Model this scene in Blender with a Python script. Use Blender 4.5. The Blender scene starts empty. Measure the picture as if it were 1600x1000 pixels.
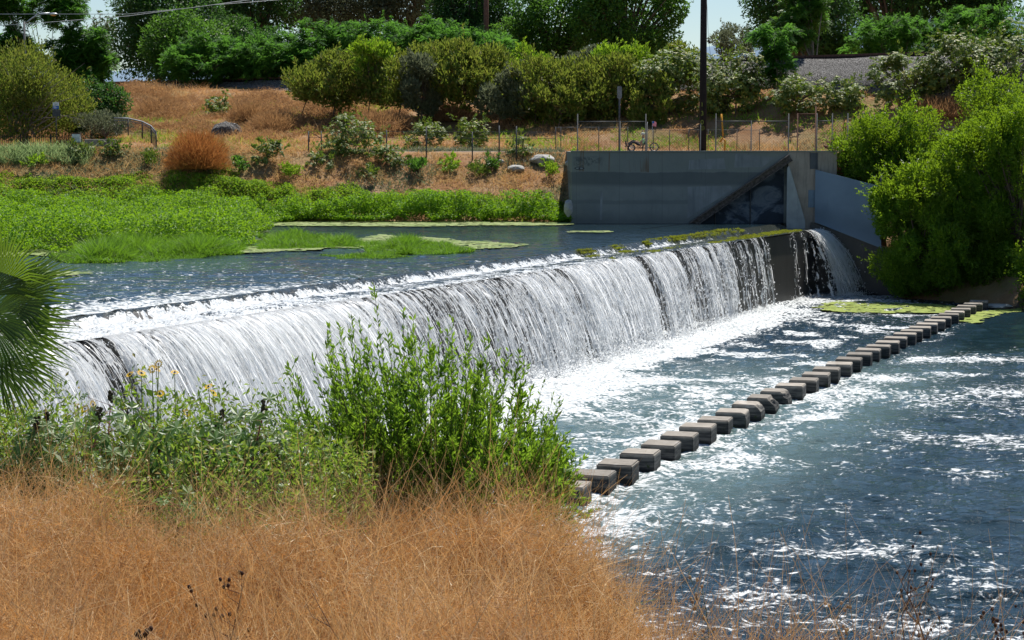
import bpy, bmesh, math, random
import numpy as np
from mathutils import Vector, Matrix
SC = bpy.context.scene
COL = SC.collection
R = math.radians

# ------------------------------------------------------------------ camera
CAMH = 8.6
FPX = 3000.0
PITCH = math.atan(275 / FPX)
cam_d = bpy.data.cameras.new('camera')
cam = bpy.data.objects.new('camera', cam_d)
COL.objects.link(cam)
cam.location = (0, 0, CAMH)
cam.rotation_euler = (math.pi / 2 - PITCH, 0, 0)
cam_d.sensor_width = 36
cam_d.lens = 36 * FPX / 1600
cam_d.clip_start = 0.1
cam_d.clip_end = 20000
SC.camera = cam

# ------------------------------------------------------------------ sky and sun
SUN_EL, SUN_AZ = R(64), R(25)          # azimuth from +Y, negative = towards -X
world = bpy.data.worlds.new("World")
SC.world = world
world.use_nodes = True
wn = world.node_tree
wn.nodes.clear()
wo = wn.nodes.new('ShaderNodeOutputWorld')
wb = wn.nodes.new('ShaderNodeBackground')
ws = wn.nodes.new('ShaderNodeTexSky')
ws.sky_type = 'NISHITA'
ws.sun_disc = False
ws.sun_elevation = SUN_EL
ws.sun_rotation = SUN_AZ % (2 * math.pi)
ws.dust_density = 0.1
ws.ozone_density = 3.5
wb.inputs[1].default_value = 0.075
wn.links.new(ws.outputs[0], wb.inputs[0])
wn.links.new(wb.outputs[0], wo.inputs[0])
sd = bpy.data.lights.new('sun', 'SUN')
sd.energy = 5.0
sd.angle = R(0.53)
sd.color = (1.0, 0.95, 0.87)
sun = bpy.data.objects.new('sun', sd)
COL.objects.link(sun)
SUNV = Vector((math.sin(SUN_AZ) * math.cos(SUN_EL), math.cos(SUN_AZ) * math.cos(SUN_EL), math.sin(SUN_EL)))
sun.rotation_euler = (-SUNV).to_track_quat('-Z', 'Y').to_euler()
sun.location = (0, 60, 60)
SC.view_settings.view_transform = 'Standard'
SC.view_settings.look = 'None'
SC.view_settings.exposure = 0.5
SC.view_settings.gamma = 1.0
SC.render.engine = 'CYCLES'
SC.cycles.max_bounces = 8
SC.cycles.transparent_max_bounces = 12
SC.cycles.transmission_bounces = 4
SC.cycles.sample_clamp_direct = 4
SC.cycles.caustics_reflective = False
SC.cycles.caustics_refractive = False

# ------------------------------------------------------------------ pixel (1600x1000) to world
CS, SN = math.cos(PITCH), math.sin(PITCH)
def ray(px, py):
    u, w = px - 800.0, py - 500.0
    return (u, FPX * CS - w * SN, -FPX * SN - w * CS)
def P(px, py, z=None, Y=None):
    d = ray(px, py)
    t = (z - CAMH) / d[2] if z is not None else Y / d[1]
    return Vector((d[0] * t, d[1] * t, CAMH + d[2] * t))
def proj(x, y, z):
    D = y * CS - (z - CAMH) * SN
    return 800 + FPX * x / D, 500 - FPX * (y * SN + (z - CAMH) * CS) / D

# ------------------------------------------------------------------ noise
def _h(ix, iy, s):
    n = (ix.astype(np.int64) * 374761393 + iy.astype(np.int64) * 668265263 + s * 1442695041) & 0xFFFFFFFF
    n = ((n ^ (n >> 13)) * 1274126177) & 0xFFFFFFFF
    n = ((n ^ (n >> 16)) * 2246822519) & 0xFFFFFFFF
    return ((n ^ (n >> 15)) & 0xFFFFFF) / float(0xFFFFFF)
def vn(x, y, s=0):
    x = np.asarray(x, float); y = np.asarray(y, float)
    ix = np.floor(x); iy = np.floor(y)
    fx = x - ix; fy = y - iy
    fx = fx * fx * (3 - 2 * fx); fy = fy * fy * (3 - 2 * fy)
    a = _h(ix, iy, s); b = _h(ix + 1, iy, s); c = _h(ix, iy + 1, s); d = _h(ix + 1, iy + 1, s)
    return a + (b - a) * fx + (c - a) * fy + (a - b - c + d) * fx * fy
def fbm(x, y, s=0, o=4):
    t = 0; a = .5; m = 0
    for i in range(o):
        t = t + a * vn(np.asarray(x) * 2 ** i, np.asarray(y) * 2 ** i, s + i * 17); m += a; a *= .5
    return t / m
def sstep(a, b, x):
    t = np.clip((np.asarray(x, float) - a) / (b - a), 0, 1)
    return t * t * (3 - 2 * t)
def interp(x, xs, ys):
    return np.interp(x, xs, ys)
def unit(a):
    return a / np.maximum(np.linalg.norm(a, axis=-1, keepdims=True), 1e-9)

# ------------------------------------------------------------------ object helpers
def tag(o, label=None, cat=None, group=None, kind=None):
    if label: o['label'] = label
    if cat: o['category'] = cat
    if group: o['group'] = group
    if kind: o['kind'] = kind
    return o
def empty(name, loc, label, cat, group=None, rz=0):
    o = bpy.data.objects.new(name, None)
    COL.objects.link(o)
    o.location = loc
    o.rotation_euler = (0, 0, rz)
    o.empty_display_size = .2
    return tag(o, label, cat, group)
def link(name, me, parent=None):
    o = bpy.data.objects.new(name, me)
    COL.objects.link(o)
    if parent is not None:
        o.parent = parent
        # geometry is written in world coordinates: cancel the thing's transform
        if parent.get('_world', 0):
            pass
    return o
def npmesh(name, V, F, mats, parent=None, smooth=False, midx=None, attrs=None, uv=None, local=False):
    """V (n,3) world coordinates, F (m,k) faces of one size"""
    V = np.asarray(V, np.float32)
    F = np.asarray(F, np.int32)
    if parent is not None and not local:
        mw = world_of(parent).inverted()
        M = np.array(mw)
        V = (V @ M[:3, :3].T + M[:3, 3]).astype(np.float32)
    me = bpy.data.meshes.new(name)
    n, k = F.shape
    me.vertices.add(len(V)); me.vertices.foreach_set('co', V.ravel())
    me.loops.add(n * k); me.loops.foreach_set('vertex_index', F.ravel())
    me.polygons.add(n)
    me.polygons.foreach_set('loop_start', np.arange(0, n * k, k, dtype=np.int32))
    me.polygons.foreach_set('loop_total', np.full(n, k, np.int32))
    for m in (mats if isinstance(mats, (list, tuple)) else [mats]):
        me.materials.append(m)
    if midx is not None:
        me.polygons.foreach_set('material_index', np.asarray(midx, np.int32))
    me.polygons.foreach_set('use_smooth', np.full(n, bool(smooth)))
    if uv is not None:
        l = me.uv_layers.new(name='UVMap')
        l.data.foreach_set('uv', np.asarray(uv, np.float32)[F.ravel()].ravel())
    if attrs:
        for an, av in attrs.items():
            a = me.attributes.new(an, 'FLOAT', 'POINT')
            a.data.foreach_set('value', np.asarray(av, np.float32))
    me.update(calc_edges=True)
    return link(name, me, parent)
def world_of(o):
    m = Matrix.LocRotScale(o.location, o.rotation_euler, o.scale)
    while o.parent is not None:
        o = o.parent
        m = Matrix.LocRotScale(o.location, o.rotation_euler, o.scale) @ m
    return m

class MB:
    def __init__(s):
        s.v = []; s.f = []; s.m = []; s.cur = 0; s.sm = []
    def add(s, vs, fs, smooth=False):
        b = len(s.v)
        s.v += [tuple(v) for v in vs]
        for f in fs:
            s.f.append([b + i for i in f]); s.m.append(s.cur); s.sm.append(smooth)
        return s
    def box(s, x0, x1, y0, y1, z0, z1, bev=0.0, M=None):
        vs = []
        if bev > 0:
            for z, e in ((z0, bev), (z0 + bev, 0), (z1 - bev, 0), (z1, bev)):
                for (x, y) in ((x0 + e, y0 + e), (x1 - e, y0 + e), (x1 - e, y1 - e), (x0 + e, y1 - e)):
                    vs.append((x, y, z))
            fs = [(3, 2, 1, 0), (12, 13, 14, 15)]
            for k in range(3):
                for i in range(4):
                    j = (i + 1) % 4
                    fs.append((k * 4 + i, k * 4 + j, k * 4 + 4 + j, k * 4 + 4 + i))
        else:
            for z in (z0, z1):
                for (x, y) in ((x0, y0), (x1, y0), (x1, y1), (x0, y1)):
                    vs.append((x, y, z))
            fs = [(3, 2, 1, 0), (4, 5, 6, 7), (0, 1, 5, 4), (1, 2, 6, 5), (2, 3, 7, 6), (3, 0, 4, 7)]
        if M is not None:
            vs = [tuple(M @ Vector(v)) for v in vs]
        return s.add(vs, fs)
    def tube(s, pts, rad, n=6, cap=True):
        pts = [Vector(p) for p in pts]
        if not isinstance(rad, (list, tuple)): rad = [rad] * len(pts)
        vs = []; fs = []
        prev = None
        for i, p in enumerate(pts):
            t = (pts[min(i + 1, len(pts) - 1)] - pts[max(i - 1, 0)]).normalized()
            if prev is None:
                a = t.orthogonal().normalized()
            else:
                a = (prev - t * prev.dot(t))
                a = a.normalized() if a.length > 1e-6 else t.orthogonal().normalized()
            prev = a
            b = t.cross(a)
            for k in range(n):
                an = 2 * math.pi * k / n
                vs.append(p + (a * math.cos(an) + b * math.sin(an)) * rad[i])
        for i in range(len(pts) - 1):
            for k in range(n):
                k2 = (k + 1) % n
                fs.append((i * n + k, i * n + k2, (i + 1) * n + k2, (i + 1) * n + k))
        if cap:
            fs.append(tuple(reversed(range(n))))
            fs.append(tuple(range((len(pts) - 1) * n, len(pts) * n)))
        return s.add(vs, fs, True)
    def prism(s, poly, d):
        """poly list of points (3D) extruded by vector d"""
        n = len(poly); d = Vector(d)
        vs = [Vector(p) for p in poly] + [Vector(p) + d for p in poly]
        fs = [tuple(reversed(range(n))), tuple(range(n, 2 * n))]
        for i in range(n):
            j = (i + 1) % n
            fs.append((i, j, n + j, n + i))
        return s.add(vs, fs)
    def ball(s, c, r, n=8, m=5, M=None):
        vs = []; fs = []
        rx, ry, rz = r if isinstance(r, (tuple, list)) else (r, r, r)
        for i in range(m + 1):
            th = math.pi * i / m
            for k in range(n):
                ph = 2 * math.pi * k / n
                vs.append((c[0] + rx * math.sin(th) * math.cos(ph), c[1] + ry * math.sin(th) * math.sin(ph), c[2] + rz * math.cos(th)))
        for i in range(m):
            for k in range(n):
                k2 = (k + 1) % n
                fs.append((i * n + k, (i + 1) * n + k, (i + 1) * n + k2, i * n + k2))
        return s.add(vs, fs, True)
    def build(s, name, mats, parent=None, local=False):
        me = bpy.data.meshes.new(name)
        vs = s.v
        if parent is not None and not local:
            mi = world_of(parent).inverted()
            vs = [tuple(mi @ Vector(v)) for v in vs]
        me.from_pydata(vs, [], s.f)
        for m in (mats if isinstance(mats, (list, tuple)) else [mats]):
            me.materials.append(m)
        me.polygons.foreach_set('material_index', s.m)
        me.polygons.foreach_set('use_smooth', s.sm)
        bm = bmesh.new(); bm.from_mesh(me)
        bmesh.ops.recalc_face_normals(bm, faces=bm.faces)
        bm.to_mesh(me); bm.free()
        me.update()
        return link(name, me, parent)

def ord_left(i, n, what):
    names = ['leftmost', 'second from the left', 'third from the left', 'fourth from the left', 'fifth from the left', 'sixth from the left',
             'seventh from the left', 'eighth from the left', 'ninth from the left', 'tenth from the left', 'eleventh from the left', 'twelfth from the left']
    if i == n - 1 and n > 1: return 'rightmost ' + what
    if i == 0: return 'leftmost ' + what
    return what + ', ' + names[i]
ORDN = ['first', 'second', 'third', 'fourth', 'fifth', 'sixth', 'seventh', 'eighth', 'ninth', 'tenth', 'eleventh', 'twelfth', 'thirteenth', 'fourteenth',
        'fifteenth', 'sixteenth', 'seventeenth', 'eighteenth', 'nineteenth', 'twentieth', 'twenty-first', 'twenty-second', 'twenty-third', 'twenty-fourth',
        'twenty-fifth', 'twenty-sixth', 'twenty-seventh', 'twenty-eighth', 'twenty-ninth', 'thirtieth', 'thirty-first', 'thirty-second', 'thirty-third',
        'thirty-fourth', 'thirty-fifth', 'thirty-sixth', 'thirty-seventh', 'thirty-eighth']

# ------------------------------------------------------------------ materials
class NT:
    def __init__(s, name):
        s.m = bpy.data.materials.new(name); s.m.use_nodes = True
        s.t = s.m.node_tree; s.t.nodes.clear()
        s.out = s.t.nodes.new('ShaderNodeOutputMaterial')
    def n(s, typ, **kw):
        nd = s.t.nodes.new(typ)
        for k, v in kw.items():
            if k.startswith('i_'): nd.inputs[k[2:].replace('_', ' ')].default_value = v
            else: setattr(nd, k, v)
        return nd
    def l(s, a, b): s.t.links.new(a, b)
    def val(s, x, sock):
        if isinstance(x, (int, float)): sock.default_value = x
        else: s.l(x, sock)
    def math(s, op, a, b=0.0, c=0.0, clamp=False):
        nd = s.n('ShaderNodeMath', operation=op, use_clamp=clamp)
        s.val(a, nd.inputs[0]); s.val(b, nd.inputs[1]); s.val(c, nd.inputs[2])
        return nd.outputs[0]
    def ss(s, a, b, x):
        nd = s.n('ShaderNodeMapRange', interpolation_type='SMOOTHSTEP')
        s.val(x, nd.inputs[0]); s.val(a, nd.inputs[1]); s.val(b, nd.inputs[2])
        return nd.outputs[0]
    def mix(s, f, a, b):
        nd = s.n('ShaderNodeMix', data_type='RGBA')
        s.val(f, nd.inputs[0])
        for x, i in ((a, 6), (b, 7)):
            if isinstance(x, tuple): nd.inputs[i].default_value = (*x[:3], 1)
            else: s.l(x, nd.inputs[i])
        return nd.outputs[2]
    def noise(s, scale, vec=None, detail=4, rough=.55, dist=0.0):
        nd = s.n('ShaderNodeTexNoise')
        nd.inputs['Scale'].default_value = scale; nd.inputs['Detail'].default_value = detail
        nd.inputs['Roughness'].default_value = rough; nd.inputs['Distortion'].default_value = dist
        if vec is not None: s.l(vec, nd.inputs['Vector'])
        return nd.outputs[0]
    def ramp(s, fac, stops, interp='LINEAR'):
        nd = s.n('ShaderNodeValToRGB')
        cr = nd.color_ramp; cr.interpolation = interp
        while len(cr.elements) > 1: cr.elements.remove(cr.elements[0])
        cr.elements[0].position = stops[0][0]; cr.elements[0].color = (*stops[0][1], 1)
        for p, c in stops[1:]:
            e = cr.elements.new(p); e.color = (*c, 1)
        s.l(fac, nd.inputs[0])
        return nd.outputs[0]
    def pos(s): return s.n('ShaderNodeNewGeometry').outputs['Position']
    def mapv(s, vec, sc=(1, 1, 1), rot=(0, 0, 0)):
        nd = s.n('ShaderNodeMapping'); nd.inputs['Scale'].default_value = sc; nd.inputs['Rotation'].default_value = rot
        s.l(vec, nd.inputs[0]); return nd.outputs[0]
    def bump(s, h, strength=.5, dist=.05):
        nd = s.n('ShaderNodeBump'); nd.inputs['Strength'].default_value = strength; nd.inputs['Distance'].default_value = dist
        s.l(h, nd.inputs['Height']); return nd.outputs[0]
    def pbsdf(s, col, rough=.8, spec=.3, normal=None, metal=0.0):
        nd = s.n('ShaderNodeBsdfPrincipled')
        if isinstance(col, tuple): nd.inputs['Base Color'].default_value = (*col[:3], 1)
        else: s.l(col, nd.inputs['Base Color'])
        s.val(rough, nd.inputs['Roughness']); nd.inputs['Specular IOR Level'].default_value = spec
        nd.inputs['Metallic'].default_value = metal
        if normal is not None: s.l(normal, nd.inputs['Normal'])
        return nd
    def done(s, surf):
        s.l(surf, s.out.inputs['Surface']); return s.m

def leaf_mat(name, cols, trans=.4, rough=.5, spec=.25, tcol=None, vs=.45, alt=None):
    t = NT(name)
    g = t.n('ShaderNodeNewGeometry')
    n = len(cols)
    c = t.ramp(g.outputs['Random Per Island'], [(i / max(n - 1, 1), c) for i, c in enumerate(cols)])
    if alt is not None:
        c = t.mix(t.math('MULTIPLY', t.ss(.46, .62, t.noise(vs * 1.7, t.mapv(g.outputs['Position'], (1, 1, .3)), 3)), .8), c, alt)
    big = t.noise(vs, g.outputs['Position'], 2)
    hs = t.n('ShaderNodeHueSaturation')
    t.l(c, hs.inputs['Color'])
    t.l(t.math('MULTIPLY_ADD', big, 1.3, .35), hs.inputs['Value'])
    t.l(t.math('MULTIPLY_ADD', big, .04, .48), hs.inputs['Hue'])
    c = hs.outputs[0]
    b = t.pbsdf(c, rough, spec)
    tr = t.n('ShaderNodeBsdfTranslucent')
    tint = t.mix(.75, c, tcol if tcol else tuple(min(1, x * 2.2) for x in cols[-1]))
    t.l(tint, tr.inputs[0])
    mx = t.n('ShaderNodeMixShader'); mx.inputs[0].default_value = trans
    t.l(b.outputs[0], mx.inputs[1]); t.l(tr.outputs[0], mx.inputs[2])
    return t.done(mx.outputs[0])
def plain(name, col, rough=.7, spec=.3, metal=0.0, var=.25, scale=6):
    t = NT(name)
    p = t.pos()
    n = t.noise(scale, p, 5)
    c = t.mix(t.ss(.3, .7, n), tuple(x * (1 - var) for x in col), tuple(min(1, x * (1 + var)) for x in col))
    return t.done(t.pbsdf(c, rough, spec, t.bump(n, .2, .02), metal).outputs[0])

M_bark = plain('bark', (.12, .09, .07), .9)
M_barkgrey = plain('grey_bark', (.22, .19, .16), .9)
M_steel = plain('galvanised_steel', (.065, .07, .075), .6, .4, .35)
M_steel_light = plain('pale_steel', (.45, .48, .5), .45, .5, .6)
M_rust = plain('rusty_steel', (.13, .065, .045), .85)
M_wood = plain('creosote_wood', (.022, .013, .012), .85)
M_black = plain('black_paint', (.015, .016, .018), .6)
M_white = plain('white_paint', (.75, .76, .78), .5, var=.05)
M_blue = plain('blue_sign_paint', (.03, .12, .42), .4, var=.05)
M_yellow = plain('yellow_plastic', (.65, .3, .02), .5, var=.1)
# ------------------------------------------------------------------ terrain
ZU, ZLIP, ZPATH = 4.0, 3.68, 8.1
LIP0 = Vector((16.9, 109.7)); WDIR = Vector((-.411, -.911)).normalized()      # along the weir, towards the camera's left
WN = np.array([.911, -.411])                                                    # out of the weir face, downstream
WLEN = 78.0
def s_of_px(px):
    lo, hi = 0.0, WLEN
    for _ in range(40):
        m = (lo + hi) / 2
        x, y = LIP0.x + WDIR.x * m, LIP0.y + WDIR.y * m
        if proj(x, y, ZLIP)[0] > px: lo = m
        else: hi = m
    return (lo + hi) / 2

def weir_dist(X, Y):
    return (X - LIP0.x) * WN[0] + (Y - LIP0.y) * WN[1]
def far_z(X, Y):
    X = np.asarray(X, float); Y = np.asarray(Y, float)
    n = fbm(X * .15, Y * .15, 3) - .5
    n2 = fbm(X * .6, Y * .6, 5) - .5
    shore = interp(X, [-140, -30, -15, 0, 3.5, 3.6, 21.9, 22, 26, 30, 60], [113.5, 114, 114.5, 115, 114.5, 111, 111, 107, 103, 98, 92])
    base = np.where(X < 3.55, 4.0, np.where(X < 22, 8.0, 0.0))
    low = np.where((X < 3.55) & (weir_dist(X, Y) < -3.5), 2.9, -1.5)
    t = Y - shore
    rise = np.where(X < 3.55, (ZPATH - 4.0) / interp(X, [-18, -8], [6.6, 9.0]), .5)
    z = base + np.maximum(t, 0) * rise + n * .8 * sstep(0, 3, t) * (X < 3.55) + n2 * .3 * sstep(0, 2, t)
    z = np.minimum(z, ZPATH + n2 * .05)
    z = np.where((X > 3.55) & (X < 22) & (Y > 112.8), ZPATH, z)
    z = np.where(t < 0, base + np.maximum(t * .5, low - base), z)
    z = np.where((X > 3.55) & (Y < 112.8) & (X < 22), low, z)
    # embankment
    yt = 161 - .672 * X
    y0 = 131.0
    k = np.clip((Y - y0) / np.maximum(yt - 2.5 - y0, 3), 0, 1)
    zt = 14.3 + .35 * np.sin(X * .05)
    bump = .9 * np.exp(-((X + 33) / 9) ** 2 - ((Y - 170) / 10) ** 2)
    emb = ZPATH + (zt - .5 - ZPATH) * (k ** interp(X, [12, 27], [1.2, .72])) + (n * 1.6 + n2 * .5) * np.sin(np.pi * np.clip(k, 0, 1)) + bump
    z = np.where(Y > y0, emb, z)
    beyond = Y - (yt + 6)
    z = np.where(beyond > 0, np.maximum(zt - beyond * .35, 10.5) + n * .5 * sstep(0, 5, beyond), z)
    return z
def near_z(X, Y):
    X = np.asarray(X, float); Y = np.asarray(Y, float)
    Ye = interp(X, [-12, -5, -2, -.3, .5, 1.0, 4, 20], [20, 17, 16, 15.2, 12, 8.6, 8.0, 7.0])
    top = interp(Y, [-5, 3, 7, 10, 14, 18], [7.0, 6.7, 5.95, 5.75, 5.35, 5.2]) + .25 * sstep(.4, 1.2, X) * sstep(4, 8, Y)
    n = fbm(X * .8 + 7, Y * .8, 11) - .5
    over = np.maximum(Y - Ye, 0)
    z = top + n * .35 - over * .62
    lb = np.clip((-13.5 - X) * .7, -3, 6.0)                     # left bank that carries the weir's near end
    lb = lb * (Y < 60)
    z = np.maximum(z, np.where(X < -10, np.minimum(lb, 5.6), -3))
    return np.maximum(z, -1.5)
def ground(px, py, y0=60, y1=190):
    d = ray(px, py)
    ys = np.arange(y0, y1, .25)
    t = ys / d[1]
    zz = CAMH + d[2] * t; gx = d[0] * t
    g = far_z(gx, ys)
    hit = np.where(zz < g)[0]
    i = hit[0] if len(hit) else len(ys) - 1
    return Vector((gx[i], ys[i], g[i]))

def grid(xs, ys, fz):
    X, Y = np.meshgrid(xs, ys)
    Z = fz(X, Y)
    V = np.stack([X.ravel(), Y.ravel(), np.broadcast_to(Z, X.shape).ravel()], 1)
    nx, ny = len(xs), len(ys)
    i = np.arange(nx - 1); j = np.arange(ny - 1)
    I, J = np.meshgrid(i, j)
    a = (J * nx + I).ravel()
    return V, np.stack([a, a + 1, a + nx + 1, a + nx], 1)

def mat_drysoil():
    t = NT('dry_earth')
    p = t.pos()
    a = t.noise(.35, p, 6, .65); b = t.noise(3.0, p, 6, .7); c = t.noise(.12, p, 3)
    col = t.mix(t.ss(.35, .65, a), (.24, .12, .055), (.31, .21, .12))
    col = t.mix(t.ss(.5, .75, b), col, (.19, .105, .06))
    g = t.ss(.52, .62, c)
    col = t.mix(t.math('MULTIPLY', g, .5), col, (.13, .14, .05))
    return t.done(t.pbsdf(col, .95, .1, t.bump(b, .8, .15)).outputs[0])
M_soil = mat_drysoil()
xs = np.unique(np.concatenate([np.arange(-140, -50, 2.5), np.arange(-50, 45, .8), np.arange(45, 141, 2.5), [3.5, 3.6, 21.9, 22.0]]))
ys = np.unique(np.concatenate([np.arange(50, 100, 5), np.arange(100, 200, .8), [112.75, 112.88, 131.0], np.arange(200, 400, 8)]))
V, F = grid(xs, ys, far_z)
tag(npmesh('far_bank_ground', V, F, M_soil, smooth=True), kind='structure')
def mat_nearsoil():
    t = NT('near_bank_earth')
    p = t.pos()
    b = t.noise(9.0, p, 6, .7)
    col = t.mix(t.ss(.35, .65, b), (.07, .04, .022), (.14, .085, .045))
    return t.done(t.pbsdf(col, .95, .1, t.bump(b, .8, .05)).outputs[0])
V, F = grid(np.arange(-34, 26, .3), np.arange(-6, 60, .3), near_z)
tag(npmesh('near_bank_ground', V, F, mat_nearsoil(), smooth=True), kind='structure')
# plain that carries the picture to the horizon
V, F = grid(np.linspace(-6000, 6000, 13), np.array([390, 600, 1200, 2500, 5000, 9000.]), lambda X, Y: np.full(X.shape, 10.2))
tag(npmesh('distant_plain', V, F, plain('plain_earth', (.16, .15, .09), .95, scale=.02)), kind='structure')
t_ = NT('haze_blue_hills'); 
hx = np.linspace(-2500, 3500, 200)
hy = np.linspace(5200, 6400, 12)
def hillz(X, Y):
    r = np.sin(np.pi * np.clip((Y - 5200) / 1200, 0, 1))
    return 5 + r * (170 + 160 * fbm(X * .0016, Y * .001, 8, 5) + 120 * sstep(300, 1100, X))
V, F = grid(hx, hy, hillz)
tag(npmesh('hills', V, F, t_.done(t_.pbsdf((.19, .26, .34), .95, .0).outputs[0]), smooth=True), kind='structure')  # distance haze is put into the hills' blue-grey colour

# cycle path behind the far wall
V, F = grid(np.arange(-60, 45, 1.5), np.arange(123.5, 129, 1.), lambda X, Y: np.where((Y < 124) | (Y > 128), far_z(X, Y) - .25, np.maximum(far_z(X, Y), ZPATH - .02) + .03))
tag(npmesh('cycle_path', V, F, plain('path_asphalt', (.17, .14, .115), .9, scale=2)), kind='structure')

# ------------------------------------------------------------------ water
def water_mat(name, body, foam_noise_scale, bump_s):
    t = NT(name)
    p = t.pos()
    at = t.n('ShaderNodeAttribute', attribute_name='foam').outputs['Fac']
    ar = t.n('ShaderNodeAttribute', attribute_name='aer').outputs['Fac']
    pm = t.mapv(p, (.9, 1.15, 1))
    warp = t.n('ShaderNodeTexNoise'); warp.inputs['Scale'].default_value = .9; warp.inputs['Detail'].default_value = 3
    t.l(p, warp.inputs['Vector'])
    vm = t.n('ShaderNodeVectorMath', operation='MULTIPLY_ADD')
    t.l(warp.outputs['Color'], vm.inputs[0]); vm.inputs[1].default_value = (.8, .8, 0); t.l(pm, vm.inputs[2])
    n1 = t.noise(foam_noise_scale, vm.outputs[0], 3, .55)
    n2 = t.noise(foam_noise_scale * 2.7, vm.outputs[0], 2.5, .55)
    nn = t.math('ADD', t.math('MULTIPLY', n1, .5), t.math('MULTIPLY', n2, .5))
    # threshold from coverage: nn ~ 0.3..0.7
    th = t.math('MULTIPLY_ADD', at, -.42, .70)
    foam = t.ss(-.03, .10, t.math('SUBTRACT', nn, th))
    col = t.mix(ar, body, (.09, .14, .14))
    b1 = t.noise(3.0, t.mapv(p, (.55, 1.3, 1)), 4, .55)
    b2 = t.noise(11, t.mapv(p, (.7, 1.2, 1)), 3, .6)
    bh = t.math('ADD', t.math('MULTIPLY', b1, 1.0), t.math('MULTIPLY', b2, .25))
    cl = t.n('ShaderNodeAttribute', attribute_name='calm').outputs['Fac']
    nrm = t.bump(bh, 1.0, bump_s)
    t.l(t.math('MULTIPLY_ADD', cl, -.8 * bump_s, bump_s), nrm.node.inputs['Distance'])
    w = t.pbsdf(col, .04, .5, nrm)
    w.inputs['IOR'].default_value = 1.33
    fcol = t.mix(t.ss(.35, .65, n2), (.33, .37, .39), (.68, .70, .71))
    fb = t.bump(n2, 1.0, .10)
    f = t.pbsdf(fcol, .55, .3, fb)
    mx = t.n('ShaderNodeMixShader')
    t.l(foam, mx.inputs[0]); t.l(w.outputs[0], mx.inputs[1]); t.l(f.outputs[0], mx.inputs[2])
    return t.done(mx.outputs[0])

def waves(X, Y, comps, seed):
    rs = np.random.RandomState(seed)
    z = np.zeros(X.shape)
    wx = (fbm(X * .12, Y * .12, seed) - .5) * 9; wy = (fbm(X * .12 + 40, Y * .12, seed) - .5) * 9
    for lam, amp, k in comps:
        for _ in range(k):
            a = rs.uniform(-.9, .9) + math.pi / 2 * rs.choice([1, -1]) * .9
            z += amp / math.sqrt(k) * np.sin(2 * np.pi / lam * ((X + wx) * math.cos(a) + (Y + wy) * math.sin(a)) + rs.uniform(0, 6.28))
    return z
STW = (2.06, 2.37)   # filled in below by the stones
def row_x(Y):        # the x of the stepping block row at depth Y
    return 3.6 + (Y - 48) * .4170
def weir_dist(X, Y):
    return (X - LIP0.x) * WN[0] + (Y - LIP0.y) * WN[1]
def low_foam(X, Y):
    d = weir_dist(X, Y) - 1.0
    s = -((X - LIP0.x) * .411 + (Y - LIP0.y) * .911)
    big = fbm(X * .42, Y * .5, 21, 4)
    big2 = fbm(X * .6, Y * .8, 29, 3)
    flow = sstep(8, 26, s)
    c = .40 + (big2 - .5) * .8 + flow * .12
    c = c - .5 * sstep(4, 1, d) * 0 + (1 - sstep(0, 2.2 + 4.5 * flow, d)) * (.35 + .55 * flow)
    # calm far half of the inner pool: foam flecks stand for sun glitter
    calm = sstep(68, 74, Y) * (1 - sstep(89, 97, Y)) * sstep(1.8, 4.0, d)
    c = c * (1 - calm) + calm * (.25 + .40 * sstep(.58, .7, big2))
    # downstream of the stepping blocks
    dn = X - row_x(Y)
    out = sstep(-.3, .6, dn)
    cd = .335 + (big - .5) * .9 + .28 * sstep(-.1, .5, dn) * (1 - sstep(.9, 2.2, dn))
    fade = sstep(62, 40, Y)
    cd = cd - .13 * fade - .12 * sstep(4, 13, dn) * sstep(38, 44, Y) * (1 - sstep(56, 60, Y))
    band = np.exp(-((Y - 76.5) / 1.2) ** 2)
    cd = np.where(Y > 72, .20 + band * .4, cd)
    cd = cd * (1 - sstep(79, 84, Y)) + .05 * sstep(79, 84, Y)
    cd = cd + .30 * (1 - sstep(32, 36.5, Y)) * (X < 11) * sstep(.35, .6, big2)
    c = c * (1 - out) + cd * out
    # by the far corner
    far = sstep(100, 104, Y)
    c = c * (1 - far) + far * (.62 * (1 - sstep(20.5, 23.5, X)) + .25 * sstep(20.5, 23.5, X) * (X < 27))
    return np.clip(c, 0, 1)
def low_aer(X, Y):
    d = weir_dist(X, Y)
    a = 1 - sstep(66, 84, Y)
    dn = X - row_x(Y)
    a = a * (1 - .9 * sstep(.5, 6, dn) ) * (1 - .9 * (1 - sstep(36, 50, Y)) * sstep(0, 4, dn))
    return np.clip(a, 0, 1)
def low_z(X, Y):
    d = weir_dist(X, Y)
    churn = (1 - sstep(0, 7, d)) * (Y < 104)
    a = interp(Y, [20, 40, 60, 80, 110], [.6, .68, .62, .5, .3])
    z = a * waves(X, Y, [(3.6, .050, 4), (1.8, .052, 6), (1.0, .044, 8), (.6, .024, 8)], 4)
    z = z + .25 * np.abs(z) - .01                     # steeper crests, flatter troughs
    z += (fbm(X * 2.2, Y * 2.2, 31, 4) - .5) * (.08 + .45 * churn)
    return z
xs = np.concatenate([np.arange(-22, -8, .3), np.arange(-8, 22, .11), np.arange(22, 44, .22)])
ys = np.concatenate([np.arange(14, 30, .3), np.geomspace(30, 113, 620)])
V, F = grid(xs, ys, low_z)
inside = weir_dist(V[:, 0], V[:, 1]) > -.5
keep = inside[F].all(1)
F = F[keep]
u_, inv = np.unique(F, return_inverse=True)
V = V[u_]; F = inv.reshape(F.shape)
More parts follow.
